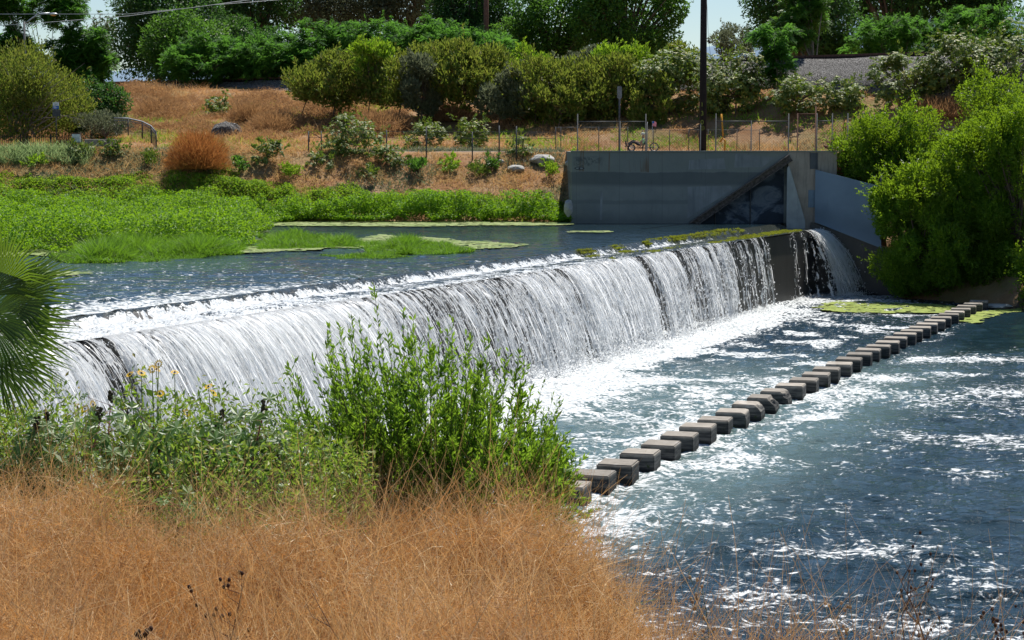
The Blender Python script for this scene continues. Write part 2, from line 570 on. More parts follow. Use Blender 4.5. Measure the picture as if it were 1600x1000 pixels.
tag(npmesh('lower_pool_water', V, F, water_mat('river_water', (.010, .025, .036), 3.0, .13), smooth=True,
           attrs={'foam': low_foam(V[:, 0], V[:, 1]), 'calm': sstep(70, 80, V[:, 1]) * sstep(0, 2, V[:, 0] - row_x(V[:, 1])), 'aer': low_aer(V[:, 0], V[:, 1])}), kind='structure')

def up_foam(X, Y):
    d = -weir_dist(X, Y)
    near = 1 - sstep(40, 74, Y)
    big = fbm(X * .35, Y * .6, 41, 3)
    c = .10 + .22 * near * (big > .0) + (big - .5) * .3 * near
    c = c + (1 - sstep(2.0, 4.2 + 3.2 * near, d)) * near * .75
    c = c + .13 * sstep(55, 62, Y) * (1 - sstep(74, 79, Y))
    return np.clip(c * (1 - sstep(82, 95, Y)), 0, 1)
def up_z(X, Y):
    d = -weir_dist(X, Y)
    near = 1 - sstep(50, 66, Y)
    z = ZU + waves(X, Y, [(2.6, .024, 4), (1.1, .018, 5), (.6, .009, 6)], 14) * interp(Y, [40, 80, 100, 112], [1, .7, .25, .2])
    hump = np.exp(-((d - 3.8) / .9) ** 2) * near
    z = z + hump * (.06 + .35 * (fbm(X * 1.8, Y * 1.8, 51, 4) - .35))
    return z
xs = np.concatenate([np.arange(-130, -40, 2.), np.arange(-40, -22, .35), np.arange(-22, 18.2, .13)])
ys = np.geomspace(36, 116, 520)
V, F = grid(xs, ys, up_z)
# slide the sheet's edge onto the upper crest
d = weir_dist(V[:, 0], V[:, 1])
CRO = -1.95
over = d - CRO
mv = (over > 0) & (over < .45)
V[mv, 0] -= WN[0] * over[mv]; V[mv, 1] -= WN[1] * over[mv]
inside = d < CRO + .45
F = F[inside[F].all(1)]
u_, inv = np.unique(F, return_inverse=True)
V = V[u_]; F = inv.reshape(F.shape)
tag(npmesh('upper_pool_water', V, F, water_mat('pool_water', (.010, .022, .029), 3.2, .055), smooth=True,
           attrs={'foam': up_foam(V[:, 0], V[:, 1]), 'aer': np.zeros(len(V)) + .15 * (1 - sstep(60, 90, V[:, 1]))}), kind='structure')

# ------------------------------------------------------------------ weir body
def conc_mat(name, base, dark, stain=1.0, wet=0.0, rough=.85):
    t = NT(name)
    p = t.pos()
    a = t.noise(.8, p, 6, .65); st = t.noise(1.6, t.mapv(p, (3.0, 3.0, .25)), 5, .7); f = t.noise(22, p, 4, .7)
    col = t.mix(t.ss(.3, .7, a), tuple(x * .8 for x in base), tuple(x * 1.15 for x in base))
    col = t.mix(t.math('MULTIPLY', t.ss(.48, .72, st), .75 * stain), col, dark)
    col = t.mix(t.math('MULTIPLY', f, .25), col, tuple(x * .5 for x in base))
    return t.done(t.pbsdf(col, rough, .3 + wet, t.bump(f, .35, .02)).outputs[0])
M_wet = conc_mat('wet_concrete', (.045, .042, .036), (.014, .013, .012), 1, .3, .5)
wr = empty('weir', (LIP0.x, LIP0.y, 0), 'long low concrete weir with a stepped crest crossing the river behind the falling water', 'weir')
def wp(s, o, z):
    return (LIP0.x + WDIR.x * s + WN[0] * o, LIP0.y + WDIR.y * s + WN[1] * o, z)
b = MB()
prof = [(0.32, -1.5), (-.02, ZLIP - .09), (-.06, ZLIP - .05), (-1.5, ZLIP - .05), (-1.5, -1.5)]
prof2 = [(-1.52, 2.0), (-1.52, ZLIP - .04), (-1.78, ZU - .10), (-1.95, ZU - .06), (-2.4, ZU - .3), (-2.6, 2.0)]
for pr in (prof,):
    b.prism([wp(-3.2, o, z) for o, z in pr], Vector((WDIR.x, WDIR.y, 0)) * (WLEN + 3.2))
b.build('drop_wall', M_wet, wr)
b = MB(); b.prism([wp(-1.2, o, z) for o, z in prof2], Vector((WDIR.x, WDIR.y, 0)) * (WLEN + 1.2)); b.build('upper_sill', M_wet, wr)

# ------------------------------------------------------------------ falling water
pxs = [50, 92, 130, 175, 215, 260, 400, 500, 600, 700, 800, 870, 920, 975, 981, 988, 996, 1003, 1040, 1044, 1051, 1056, 1092, 1096, 1100, 1128, 1133, 1145, 1150, 1160, 1165, 1170, 1177, 1181, 1185, 1191, 1196, 1228, 1231, 1238, 1241, 1246, 1249, 1252, 1257, 1275, 1300]
flw = [.66, .64, .60, .66, .78, .86, .88, .74, .50, .49, .54, .60, .70, .72, .30, .34, .42, .54, .54, .05, .38, .50, .49, .05, .47, .45, .08, .44, .05, .42, .0, .42, .36, .0, .36, .30, .0, .0, .32, .26, .0, .0, .30, .24, .0, .74, .9]
def flow_s(s):
    S = np.array([s_of_px(p) if p < 1253 else (s_of_px(1253) - (p - 1253) * .065) for p in pxs])
    o = np.argsort(S)
    return np.interp(s, S[o], np.array(flw)[o])
S1252 = s_of_px(1255)
def rope_s(s):
    f = flow_s(s)
    r = (fbm(s * .8, s * 0 + .5, 71, 2) - .5) * 1.1 + (fbm(s * 4.5, s * 0 + 2.5, 73, 3) - .5) * 1.5
    amp = interp(s, [0, 20, 26, 40, 55, 62, 80], [.34, .40, .46, .36, .26, .42, .45])
    return np.where(f <= .02, f * 0, np.clip(f + .02 + r * amp, 0, 1.1))
def throw_s(s):
    t = interp(s, [-3, S1252 - .3, S1252 + .1, 6, 12, 19, 24, 30, 45, 60, 80], [2.7, 1.8, .40, .6, .85, 1.05, 1.4, 1.6, 2.0, 2.2, 1.8])
    return t
M_fall = []
def fall_mat(name, seed, hard):
    t = NT(name)
    uvn = t.n('ShaderNodeUVMap').outputs[0]
    fl = t.n('ShaderNodeAttribute', attribute_name='flow').outputs['Fac']
    dep = t.n('ShaderNodeAttribute', attribute_name='drop').outputs['Fac']
    wv = t.n('ShaderNodeTexNoise'); wv.inputs['Scale'].default_value = 1.0; wv.inputs['Detail'].default_value = 4
    t.l(t.mapv(uvn, (1.2, .9, 1)), wv.inputs['Vector'])
    vm = t.n('ShaderNodeVectorMath', operation='MULTIPLY_ADD')
    t.l(wv.outputs['Color'], vm.inputs[0]); vm.inputs[1].default_value = (.30, .3, seed * 3.7); t.l(uvn, vm.inputs[2])
    s1 = t.noise(1.0, t.mapv(vm.outputs[0], (4.2, .24, 1)), 5, .62)
    s1 = t.math('MULTIPLY_ADD', t.math('SUBTRACT', s1, .5), 1.55, .5)       # long strands
    s2 = t.noise(1.0, t.mapv(vm.outputs[0], (17, 1.5, 1)), 4, .62)        # frayed drops
    s3 = t.noise(1.0, t.mapv(vm.outputs[0], (26, 9, 1)), 2, .6)
    w2 = t.math('MULTIPLY_ADD', dep, .35, .12)
    nn = t.math('ADD', t.math('MULTIPLY', s1, t.math('SUBTRACT', 1.0, w2)), t.math('MULTIPLY', s2, w2))
    nn = t.math('MULTIPLY_ADD', t.math('SUBTRACT', s3, .5), t.math('MULTIPLY', dep, .22), nn)
    th = t.math('MULTIPLY_ADD', fl, -.44, .735 + hard)
    th = t.math('MULTIPLY_ADD', dep, -.05, th)
    al = t.ss(0.0, .045, t.math('SUBTRACT', nn, th))
    al = t.math('MULTIPLY', al, t.ss(0.0, .02, fl))
    s4 = t.noise(1.0, t.mapv(vm.outputs[0], (11, 4.2, 1)), 4, .6)
    bh = t.math('ADD', t.math('MULTIPLY', s1, .35), t.math('MULTIPLY', s4, 1.0))
    nrm = t.bump(bh, 1.0, .13)
    white = t.mix(t.ss(.35, .7, s2), (.60, .62, .63), (.92, .92, .91))
    d = t.pbsdf(white, .22, .6, nrm)
    tr = t.n('ShaderNodeBsdfTranslucent'); tr.inputs[0].default_value = (.93, .95, .96, 1); t.l(nrm, tr.inputs['Normal'])
    m1 = t.n('ShaderNodeMixShader'); m1.inputs[0].default_value = .35
    t.l(d.outputs[0], m1.inputs[1]); t.l(tr.outputs[0], m1.inputs[2])
    tp = t.n('ShaderNodeBsdfTransparent')
    m2 = t.n('ShaderNodeMixShader'); t.l(al, m2.inputs[0]); t.l(tp.outputs[0], m2.inputs[1]); t.l(m1.outputs[0], m2.inputs[2])
    return t.done(m2.outputs[0])
mfa = fall_mat('falling_water', 1, 0.0)
def apron_mat():
    t = NT('apron_water')
    p = t.pos()
    fl = t.n('ShaderNodeAttribute', attribute_name='flow').outputs['Fac']
    n1 = t.noise(2.0, t.mapv(p, (1, 1.2, 1)), 6, .65, .6); n2 = t.noise(11, p, 4, .65)
    nn = t.math('ADD', t.math('MULTIPLY', n1, .6), t.math('MULTIPLY', n2, .4))
    al = t.ss(0, .06, t.math('SUBTRACT', nn, t.math('MULTIPLY_ADD', fl, -.27, .66)))
    nrm = t.bump(t.math('ADD', n1, t.math('MULTIPLY', n2, .4)), 1, .06)
    w = t.pbsdf((.03, .035, .028), .08, .5, nrm)
    f = t.pbsdf(t.mix(t.ss(.35, .65, n2), (.34, .37, .39), (.66, .68, .69)), .4, .4, nrm)
    mx = t.n('ShaderNodeMixShader'); t.l(al, mx.inputs[0]); t.l(w.outputs[0], mx.inputs[1]); t.l(f.outputs[0], mx.inputs[2])
    return t.done(mx.outputs[0])
map_ = apron_mat()
def fall_sheet(layer, mat, ds, nz, amp, outk, name):
    s = np.arange(-2.9, WLEN, ds)
    q = np.linspace(0, 1, nz)
    S, Q = np.meshgrid(s, q)
    T = throw_s(S) * outk
    rp = rope_s(s)[None] * np.ones_like(S)
    fl = rp
    zz = (ZLIP + .03) * (1 - Q ** 2) + (-.05) * Q ** 2
    o = T * Q + .02 + layer * .05
    strand = (vn(S * 5.0 + Q * .6, Q * .7 + layer * 9, 61 + layer) - .5) * .8 + (rp - flow_s(S)) * 1.3
    fine = fbm(S * 6.5, Q * 15 + layer * 5, 71 + layer, 3) - .5
    amp = amp * (.5 + 1.0 * flow_s(S))
    o = o + strand * amp * sstep(0, .35, Q) + fine * amp * 1.2 * sstep(.03, .5, Q)
    zz = zz + (Q < .05) * 0
    X = LIP0.x + WDIR.x * S + WN[0] * o
    Y = LIP0.y + WDIR.y * S + WN[1] * o
    # the jet at the far corner swings to the right
    cr = sstep(S1252 + .1, S1252 - 1.0, S)
    V = np.stack([X.ravel(), Y.ravel(), zz.ravel()], 1)
    ns = len(s)
    I, J = np.meshgrid(np.arange(ns - 1), np.arange(nz - 1))
    a = (J * ns + I).ravel()
    F = np.stack([a, a + ns, a + ns + 1, a + 1], 1)
    uv = np.stack([S.ravel(), Q.ravel() * 3.7], 1)
    return npmesh(name, V, F, mat, smooth=True, uv=uv, attrs={'flow': fl.ravel(), 'drop': Q.ravel()})
tag(fall_sheet(0, mfa, .09, 44, .16, 1.0, 'falling_water'), kind='structure')
# crest flow: over the upper sill, across the apron, to the lip
s = np.arange(-.9, WLEN, .10)
prof = np.array([(-2.1, ZU + .005), (-1.95, ZU + .01), (-1.82, ZU - .03), (-1.70, ZU - .13), (-1.60, ZU - .22), (-1.5, ZLIP + .04), (-1.35, ZLIP + .05), (-1.1, ZLIP + .05), (-.85, ZLIP + .04), (-.6, ZLIP + .04), (-.35, ZLIP + .045), (-.12, ZLIP + .05), (.0, ZLIP + .04), (.06, ZLIP - .0)])
S, K = np.meshgrid(s, np.arange(len(prof)))
o = prof[K, 0]; zz = prof[K, 1].copy()
nr = 1 - sstep(45, 66, LIP0.y + WDIR.y * S)
am = (.02 + .03 * flow_s(S) + .14 * nr)
zz = zz + (fbm(S * 5, o * 5, 81, 4) - .5) * am * (K > 1) * (K < 13) * 2
zz = zz + (vn(S * 4, o * .6, 83) - .5) * .07 * ((K > 1) & (K < 6))
X = LIP0.x + WDIR.x * S + WN[0] * o; Y = LIP0.y + WDIR.y * S + WN[1] * o
ns = len(s)
I, J = np.meshgrid(np.arange(ns - 1), np.arange(len(prof) - 1)); a = (J * ns + I).ravel()
Yc = LIP0.y + WDIR.y * S
dry = sstep(95, 103, Yc)
fl = np.where(K < 6, interp(K, [0, 1, 2, 3, 4, 5], [-.9, -.9, .3, .75, .8, .95]), interp(K, [6, 8, 13], [.75, .55, .8])) - dry * .9 - .25 * sstep(76, 90, Yc)
fl = fl + .45 * nr * (K > 1)
tag(npmesh('crest_water', np.stack([X.ravel(), Y.ravel(), zz.ravel()], 1), np.stack([a, a + ns, a + ns + 1, a + 1], 1), map_, smooth=True, attrs={'flow': fl.ravel()}), kind='structure')

# strands and drops
rs = np.random.RandomState(5)
def water_strands(n):
    s = rs.uniform(-2.6, WLEN, n * 3)
    f = rope_s(s)
    s = s[rs.rand(n * 3) < (f * 1.15) ** 4.5][:n]
    n = len(s)
    k = 6
    q0 = rs.uniform(0, .85, n) ** .8; ln = rs.uniform(.08, .42, n) * (1.15 - q0)
    tt = np.linspace(0, 1, k)
    Q = np.clip(q0[:, None] + ln[:, None] * tt, 0, 1)
    T = throw_s(s)[:, None] * (1 + (rs.rand(n)[:, None] - .3) * .45)
    o = T * Q + .05
    so = s[:, None] + (rs.rand(n)[:, None] - .5) * .25 * Q + (rs.rand(n, k) - .5) * .03
    z = ZLIP * (1 - Q ** 2) + .02
    C = np.stack([LIP0.x + WDIR.x * so + WN[0] * o, LIP0.y + WDIR.y * so + WN[1] * o, z], 2)
    w = (rs.uniform(.006, .024, n)[:, None] * np.sin(np.pi * (tt * .9 + .05)))
    side = unit(np.array([WDIR.x, WDIR.y, 0]) + rs.normal(0, .8, (n, 1, 3)))
    A = C - side * w[..., None]; B = C + side * w[..., None]
    V = np.stack([A, B], 2).reshape(-1, 3)
    base = np.arange(n)[:, None] * (2 * k) + np.arange(k - 1)[None] * 2
    F = np.stack([base, base + 1, base + 3, base + 2], 2).reshape(-1, 4)
    return V, F
V1, F1 = water_strands(24000)
def drops(n):
    s = rs.uniform(-2.6, WLEN, n * 3)
    s = s[rs.rand(n * 3) < (rope_s(s) * 1.1) ** 3][:n]
    n = len(s)
    q = rs.rand(n) ** .75
    o = throw_s(s) * q * (1 + rs.normal(.02, .16, n)) + .05
    s2 = s + rs.normal(0, .15, n) * q
    z = ZLIP * (1 - q ** 2) + rs.normal(0, .05, n)
    C = np.stack([LIP0.x + WDIR.x * s2 + WN[0] * o, LIP0.y + WDIR.y * s2 + WN[1] * o, np.maximum(z, .02)], 1)
    r = ((rs.uniform(.10, .34, n) ** 2 * .30 * (.6 + .7 * q) + .004) * interp(s, [30, 60], [1, .55]))[:, None]
    D = np.array([[1, 0, 0], [0, 1, 0], [-1, 0, 0], [0, -1, 0], [0, 0, 1.6], [0, 0, -1.6]])
    V = (C[:, None] + D[None] * r[..., None]).reshape(-1, 3)
    f = np.array([[0, 1, 4], [1, 2, 4], [2, 3, 4], [3, 0, 4], [1, 0, 5], [2, 1, 5], [3, 2, 5], [0, 3, 5]])
    F = (np.arange(n)[:, None, None] * 6 + f[None]).reshape(-1, 3)
    return V, F
t = NT('water_drops')
d_ = t.pbsdf((.97, .96, .93), .15, .8); tr_ = t.n('ShaderNodeBsdfTranslucent'); tr_.inputs[0].default_value = (.9, .92, .94, 1)
m_ = t.n('ShaderNodeMixShader'); m_.inputs[0].default_value = .6
t.l(d_.outputs[0], m_.inputs[1]); t.l(tr_.outputs[0], m_.inputs[2]); M_drop = t.done(m_.outputs[0])
tag(npmesh('falling_water_strands', V1, F1, M_drop), kind='structure')
V2, F2 = drops(38000)
def splash(n):
    s = rs.uniform(-2.6, WLEN, n * 3)
    s = s[rs.rand(n * 3) < flow_s(s) ** 1.5][:n]; n = len(s)
    o = throw_s(s) + rs.normal(.15, .38, n)
    z = np.abs(rs.normal(0, .20, n)) * interp(s, [0, 15, 26, 80], [.5, .6, 1.5, 1.6]) + .01
    C = np.stack([LIP0.x + WDIR.x * s + WN[0] * o, LIP0.y + WDIR.y * s + WN[1] * o, z], 1)
    D = unit(rs.normal(0, 1, (n, 3))); S_ = unit(np.cross(D, rs.normal(0, 1, (n, 3)))); r = rs.uniform(.008, .035, n)[:, None]
    V = np.stack([C - D * r, C + S_ * r * .7, C + D * r, C - S_ * r * .7], 1).reshape(-1, 3)
    return V, np.arange(n * 4).reshape(-1, 4)
V3, F3 = splash(42000)
tag(npmesh('falling_water_drops', V2, F2, M_drop), kind='structure')
tag(npmesh('falling_water_splash', V3, F3, M_drop), kind='structure')

# ------------------------------------------------------------------ far wall
YW = 112.0
def wx(px): return (px - 800) / FPX * YW * 1.0
def wz(py): return P(1000, py, Y=YW).z
def wall_mat():
    t = NT('stained_concrete')
    p = t.pos()
    sx = t.n('ShaderNodeSeparateXYZ'); t.l(p, sx.inputs[0])
    x, z = sx.outputs[0], sx.outputs[2]
    a = t.noise(.7, p, 6, .6); f = t.noise(14, p, 5, .7)
    wob = t.math('MULTIPLY', t.math('SUBTRACT', a, .5), .25)
    col = t.mix(t.ss(.3, .7, a), (.19, .21, .20), (.25, .27, .25))
    zz = t.math('ADD', z, wob)
    band = t.math('MULTIPLY', t.ss(6.05, 6.35, zz), t.math('SUBTRACT', 1.0, t.ss(6.93, 7.0, zz)))
    col = t.mix(t.math('MULTIPLY', band, .62), col, (.075, .09, .09))
    b2 = t.math('MULTIPLY', t.ss(5.1, 5.15, zz), t.math('SUBTRACT', 1.0, t.ss(5.3, 5.4, zz)))
    col = t.mix(t.math('MULTIPLY', b2, .4), col, (.12, .14, .14))
    low = t.math('SUBTRACT', 1.0, t.ss(4.0, 4.9, zz))
    col = t.mix(t.math('MULTIPLY', low, .5), col, (.10, .11, .10))
    top = t.ss(6.95, 7.05, zz)
    col = t.mix(t.math('MULTIPLY', top, .6), col, (.21, .23, .20))
    # rust runs below the fence posts
    st = t.noise(1.0, t.mapv(p, (2.6, 1, .12)), 3, .6)
    rust = t.math('MULTIPLY', t.math('MULTIPLY', t.ss(.55, .62, st), top), t.math('SUBTRACT', 1.0, t.ss(8, 9, x)))
    col = t.mix(t.math('MULTIPLY', rust, .8), col, (.15, .08, .035))
    sm = t.noise(1.0, t.mapv(p, (3.2, 1, 3.0)), 5, .7, 1.5)
    bx_ = t.math('MULTIPLY', t.math('MULTIPLY', t.ss(3.5, 3.7, x), t.math('SUBTRACT', 1.0, t.ss(4.9, 5.5, x))), t.math('MULTIPLY', t.ss(7.2, 7.4, z), t.math('SUBTRACT', 1.0, t.ss(7.75, 7.95, z))))
    col = t.mix(t.math('MULTIPLY', t.math('MULTIPLY', bx_, t.ss(.42, .58, sm)), .7), col, (.06, .07, .075))
    jx = t.math('ABSOLUTE', t.math('SUBTRACT', t.math('FRACT', t.math('MULTIPLY', x, .4)), .5))
    col = t.mix(t.math('MULTIPLY', t.math('SUBTRACT', 1.0, t.ss(.004, .012, jx)), .25), col, (.06, .07, .07))
    dn = t.noise(1.0, t.mapv(p, (5, 1, .5)), 5, .65)
    col = t.mix(t.math('MULTIPLY', t.ss(.55, .75, dn), .35), col, (.07, .08, .08))
    col = t.mix(t.math('MULTIPLY', f, .2), col, (.1, .11, .11))
    return t.done(t.pbsdf(col, .85, .2, t.bump(f, .3, .02)).outputs[0])
M_wall = wall_mat()
M_patch = conc_mat('grey_paint_patch', (.25, .27, .27), (.14, .16, .16), .8)
M_patchb = conc_mat('blue_grey_paint', (.16, .23, .30), (.07, .11, .15), .7)
M_darkpaint = conc_mat('dark_blue_paint', (.045, .07, .105), (.02, .03, .045), .8)
M_scrawl = plain('faded_scrawl', (.05, .055, .06), .8)
M_pillar = conc_mat('weathered_concrete', (.34, .30, .25), (.10, .09, .085), 1)
M_tri = conc_mat('triangle_concrete', (.36, .39, .39), (.17, .19, .2), .6)
zt, zb = wz(237.5), 2.6
wl = empty('retaining_wall', (wx(893), YW, 0), 'long stained grey concrete wall holding the path above the upper pool, with a steel beam slanting across it', 'wall')
b = MB()
x0, x1 = wx(893), wx(1230)
xa, xb = wx(1082), wx(1226)       # the triangular recess under the slanting beam
za, zc = wz(346), wz(246)
T_ = 1.1
# front face pieces left of and above the recess
b.prism([(x0, YW, zb), (xa, YW, zb), (xa, YW, za), (xb, YW, zc), (x1, YW, zc), (x1, YW, zt), (x0, YW, zt)], (0, T_, 0))
b.prism([(xa, YW + .55, zb), (x1, YW + .55, zb), (x1, YW + .55, zc - .02), (xb, YW + .55, zc - .02), (xa, YW + .55, za - .02)], (0, T_ - .56, 0))
b.cur = 0
b.box(x0 - .03, x1 + 2.9, YW - .06, YW + T_ + .05, zt + .002, zt + .07)       # coping
b.box(x0, x0 + .4, YW + T_, YW + 12, 4.5, zt)                                # return wall
# the light strip and paint patches, a few mm proud
b.cur = 1
b.prism([(wx(937), YW - .004, wz(344)), (wx(940.5), YW - .004, wz(344)), (wx(941.5), YW - .004, wz(299)), (wx(938), YW - .004, wz(299))], (0, .003, 0))
b.prism([(wx(1075), YW - .004, wz(265)), (wx(1133), YW - .004, wz(264)), (wx(1130), YW - .004, wz(247)), (wx(1076), YW - .004, wz(250))], (0, .003, 0))
b.prism([(wx(1146), YW - .006, wz(262)), (wx(1190), YW - .006, wz(261)), (wx(1210), YW - .006, wz(246)), (wx(1148), YW - .006, wz(240))], (0, .003, 0))
b.prism([(wx(1074), YW - .004, wz(341)), (wx(1074), YW - .004, wz(292)), (wx(1140), YW - .004, wz(290)), (wx(1145), YW - .004, wz(296))], (0, .003, 0))
b.cur = 2
rr = random.Random(3)
# small painted eye
ex, ez = wx(905), wz(263)
ring = [(ex + .30 * math.cos(a), YW - .004, ez + .10 * math.sin(a) * abs(math.sin(a)) ** .3) for a in [i * math.pi / 8 for i in range(16)]]
b.prism(ring, (0, .003, 0))
b.cur = 1
ring = [(ex + .22 * math.cos(a), YW - .007, ez + .055 * math.sin(a)) for a in [i * math.pi / 8 for i in range(16)]]
b.prism(ring, (0, .002, 0))
b.cur = 2
ring = [(ex + .06 * math.cos(a), YW - .010, ez + .05 * math.sin(a)) for a in [i * math.pi / 6 for i in range(12)]]
b.prism(ring, (0, .002, 0))
b.build('wall_face', [M_wall, M_patch, M_scrawl], wl)
# painted recess
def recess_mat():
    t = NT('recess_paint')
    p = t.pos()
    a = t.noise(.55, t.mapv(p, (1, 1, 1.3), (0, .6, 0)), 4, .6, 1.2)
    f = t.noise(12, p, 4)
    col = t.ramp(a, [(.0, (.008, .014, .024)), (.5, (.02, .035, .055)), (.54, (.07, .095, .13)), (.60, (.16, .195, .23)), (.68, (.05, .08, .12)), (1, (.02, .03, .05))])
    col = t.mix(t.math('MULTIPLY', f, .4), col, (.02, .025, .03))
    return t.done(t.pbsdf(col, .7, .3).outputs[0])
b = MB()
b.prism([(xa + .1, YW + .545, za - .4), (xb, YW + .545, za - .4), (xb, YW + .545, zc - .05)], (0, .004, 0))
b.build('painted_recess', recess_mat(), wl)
# slanting steel beam: flanges, web and rivets
b = MB()
A = Vector((wx(1077), YW, wz(349))); B = Vector((wx(1231), YW, wz(243)))
ax = (B - A).normalized(); up = Vector((-ax.z, 0, ax.x)); L = (B - A).length
Mx = Matrix(((ax.x, 0, up.x, A.x), (0, 1, 0, A.y), (ax.z, 0, up.z, A.z), (0, 0, 0, 1)))
b.box(0, L, -.36, -.005, .0, .07, M=Mx)
b.box(0, L, -.30, -.005, -.34, -.29, M=Mx)
b.box(0, L, -.16, -.10, -.28, -.01, M=Mx)
for k in range(24):
    b.box(.25 + k * L / 24.5, .25 + k * L / 24.5 + .05, -.20, -.165, -.2, -.06, M=Mx)
b.build('slanting_beam', plain('weathered_beam', (.105, .09, .08), .8, .3, .0, .5), wl)
# buttress, pillar and end block
b = MB()
b.prism([(wx(1228), YW - .02, 3.3), (wx(1257), YW - .02, 3.3), (wx(1257), YW - .02, wz(345)), (wx(1231), YW - .02, wz(259)), (wx(1228), YW - .02, wz(262))], (0, -.22, 0))
b.build('buttress', M_tri, wl)
b = MB()
b.box(x1 + .002, wx(1306), YW - .01, YW + T_, -1.2, zt)
b.cur = 1
b.box(wx(1264), wx(1276), YW - .045, YW - .012, wz(264), zt - .05)
b.cur = 2
b.box(wx(1262), wx(1275), YW - .10, YW - .05, wz(324), wz(297))
b.build('pillar', [M_pillar, conc_mat('dark_stain', (.10, .11, .12), (.05, .055, .06)), M_patchb], wl)
# wing wall
ww = empty('wing_wall', (wx(1290), 110, 0), 'smooth blue-grey wing wall sloping down to the right beside the green bushes', 'wall')
pw = [P(1273, 347, Y=111.6), P(1377, 388, Y=109.2), P(1375, 291, Y=109.2), P(1274, 265, Y=111.6)]
def wing_mat():
    t = NT('painted_wing')
    p = t.pos()
    sx = t.n('ShaderNodeSeparateXYZ'); t.l(p, sx.inputs[0])
    h = t.math('MULTIPLY_ADD', sx.outputs[0], .28, sx.outputs[2])
    a = t.noise(.7, p, 4); st = t.noise(1, t.mapv(p, (5, 1, .3)), 4)
    col = t.mix(t.ss(.3, .7, a), (.13, .19, .26), (.165, .235, .31))
    band = t.math('MULTIPLY', t.ss(8.9, 9.8, t.math('MULTIPLY_ADD', a, .8, h)), t.math('SUBTRACT', 1.0, t.ss(9.9, 10.9, t.math('MULTIPLY_ADD', a, .8, h))))
    col = t.mix(t.math('MULTIPLY', band, .55), col, (.07, .11, .155))
    col = t.mix(t.math('MULTIPLY', t.ss(.55, .8, st), .3), col, (.11, .16, .21))
    return t.done(t.pbsdf(col, .55, .35).outputs[0])
b = MB()
b.prism(pw, (.1, .6, 0))
b.build('painted_panel', wing_mat(), ww)
b = MB()
q0, q1 = pw[0] + Vector((-.2, .08, 0)), pw[1] + Vector((1.5, -.02, -.3))
b.prism([(q0.x - .6, q0.y + .05, -1.5), (q1.x, q1.y, -1.5), (q1.x, q1.y, q1.z - .05), (q0.x, q0.y, q0.z - .03)], (.1, .8, 0))
b.build('dark_footing', M_wet, ww)
b = MB()
e = pw[2]
b.tube([e + Vector((.05, .1, -1.5)), e + Vector((.05, .1, .75))], .05, 6)
b.build('end_post', M_steel, ww)
# bank behind the wing wall, down to the water
b = MB()
V, F = grid(np.arange(wx(1300), 34, .5), np.arange(104, 124, .5),
            lambda X, Y: np.minimum(8.1, np.maximum(-1.2, (Y - (109.9 - .0 * X)) * .62 + .25 * (fbm(X, Y, 90) - .5)) + sstep(22, 19, X) * (Y > 112) * 3))
tag(npmesh('dark_bank', V, F, plain('shade_dark_earth', (.028, .022, .016), .95), smooth=True), kind='structure')  # earth colour darkened to stand for the shade under the willows

# ------------------------------------------------------------------ stepping blocks
def block_mat():
    t = NT('stepping_block_concrete')
    p = t.pos()
    sx = t.n('ShaderNodeSeparateXYZ'); t.l(p, sx.inputs[0])
    z = sx.outputs[2]
    a = t.noise(3.5, p, 6, .65); f = t.noise(30, p, 4, .7); b_ = t.noise(2.0, t.mapv(p, (1, 1, 9)), 4, .6)
    r = t.n('ShaderNodeObjectInfo').outputs['Random']
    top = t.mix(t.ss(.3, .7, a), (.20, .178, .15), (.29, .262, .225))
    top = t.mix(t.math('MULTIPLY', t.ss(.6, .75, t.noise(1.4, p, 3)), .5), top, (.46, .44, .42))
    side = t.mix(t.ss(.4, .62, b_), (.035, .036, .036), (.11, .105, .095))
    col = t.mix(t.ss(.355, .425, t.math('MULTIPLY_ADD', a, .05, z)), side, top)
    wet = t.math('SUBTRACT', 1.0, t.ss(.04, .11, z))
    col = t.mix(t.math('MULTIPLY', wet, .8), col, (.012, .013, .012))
    col = t.mix(t.math('MULTIPLY', t.ss(.58, .66, t.noise(6, p, 5, .7)), t.math('SUBTRACT', 1.0, t.ss(.1, .4, z))), col, (.03, .045, .015))
    hs = t.n('ShaderNodeHueSaturation'); t.l(col, hs.inputs['Color']); t.l(t.math('MULTIPLY_ADD', r, .6, .65), hs.inputs['Value'])
    return t.done(t.pbsdf(hs.outputs[0], .8, .3, t.bump(f, .4, .015)).outputs[0])
M_block = block_mat()
AW, AS = .94, .95
yaw = R(-15.5)
fv = Vector((math.cos(yaw), math.sin(yaw), 0)); sv = Vector((-math.sin(yaw), math.cos(yaw), 0))
ZB = .45
xn0, yn0 = 998.5, 717.5                              # back-right top corner of a near block (n=2)
p2 = P(998.5, 717.5, z=ZB); p30 = P(1507.7, 485.0, z=ZB)
step = (p30 - p2) / 28.0
cracked = {8: .05, 9: .14, 10: .18, 11: .16}
def block_label(n):
    k = n
    if n in cracked:
        return {8: 'grey concrete stepping block with one chipped top corner, just nearer than three crumbled ones',
                9: 'concrete stepping block with a rounded crumbling right side, nearest of three crumbled blocks',
                10: 'badly broken concrete stepping block with a jagged right side, middle of three crumbled blocks',
                11: 'concrete stepping block with a crumbled corner, farthest of three crumbled blocks'}[n]
    if n < 8: return 'square grey concrete stepping block, ' + ORDN[k] + ' in the row from the near bank'
    if n < 24: return 'square grey concrete stepping block in foamy water, ' + ORDN[n - 12] + ' beyond the crumbled blocks'
    m = 34 - n
    return 'grey concrete stepping block in the dark end of the row, ' + ORDN[m] + ' from the far bank' if m > 0 else 'grey concrete stepping block in deep shade, last of the row at the far bank'
step_objs = []
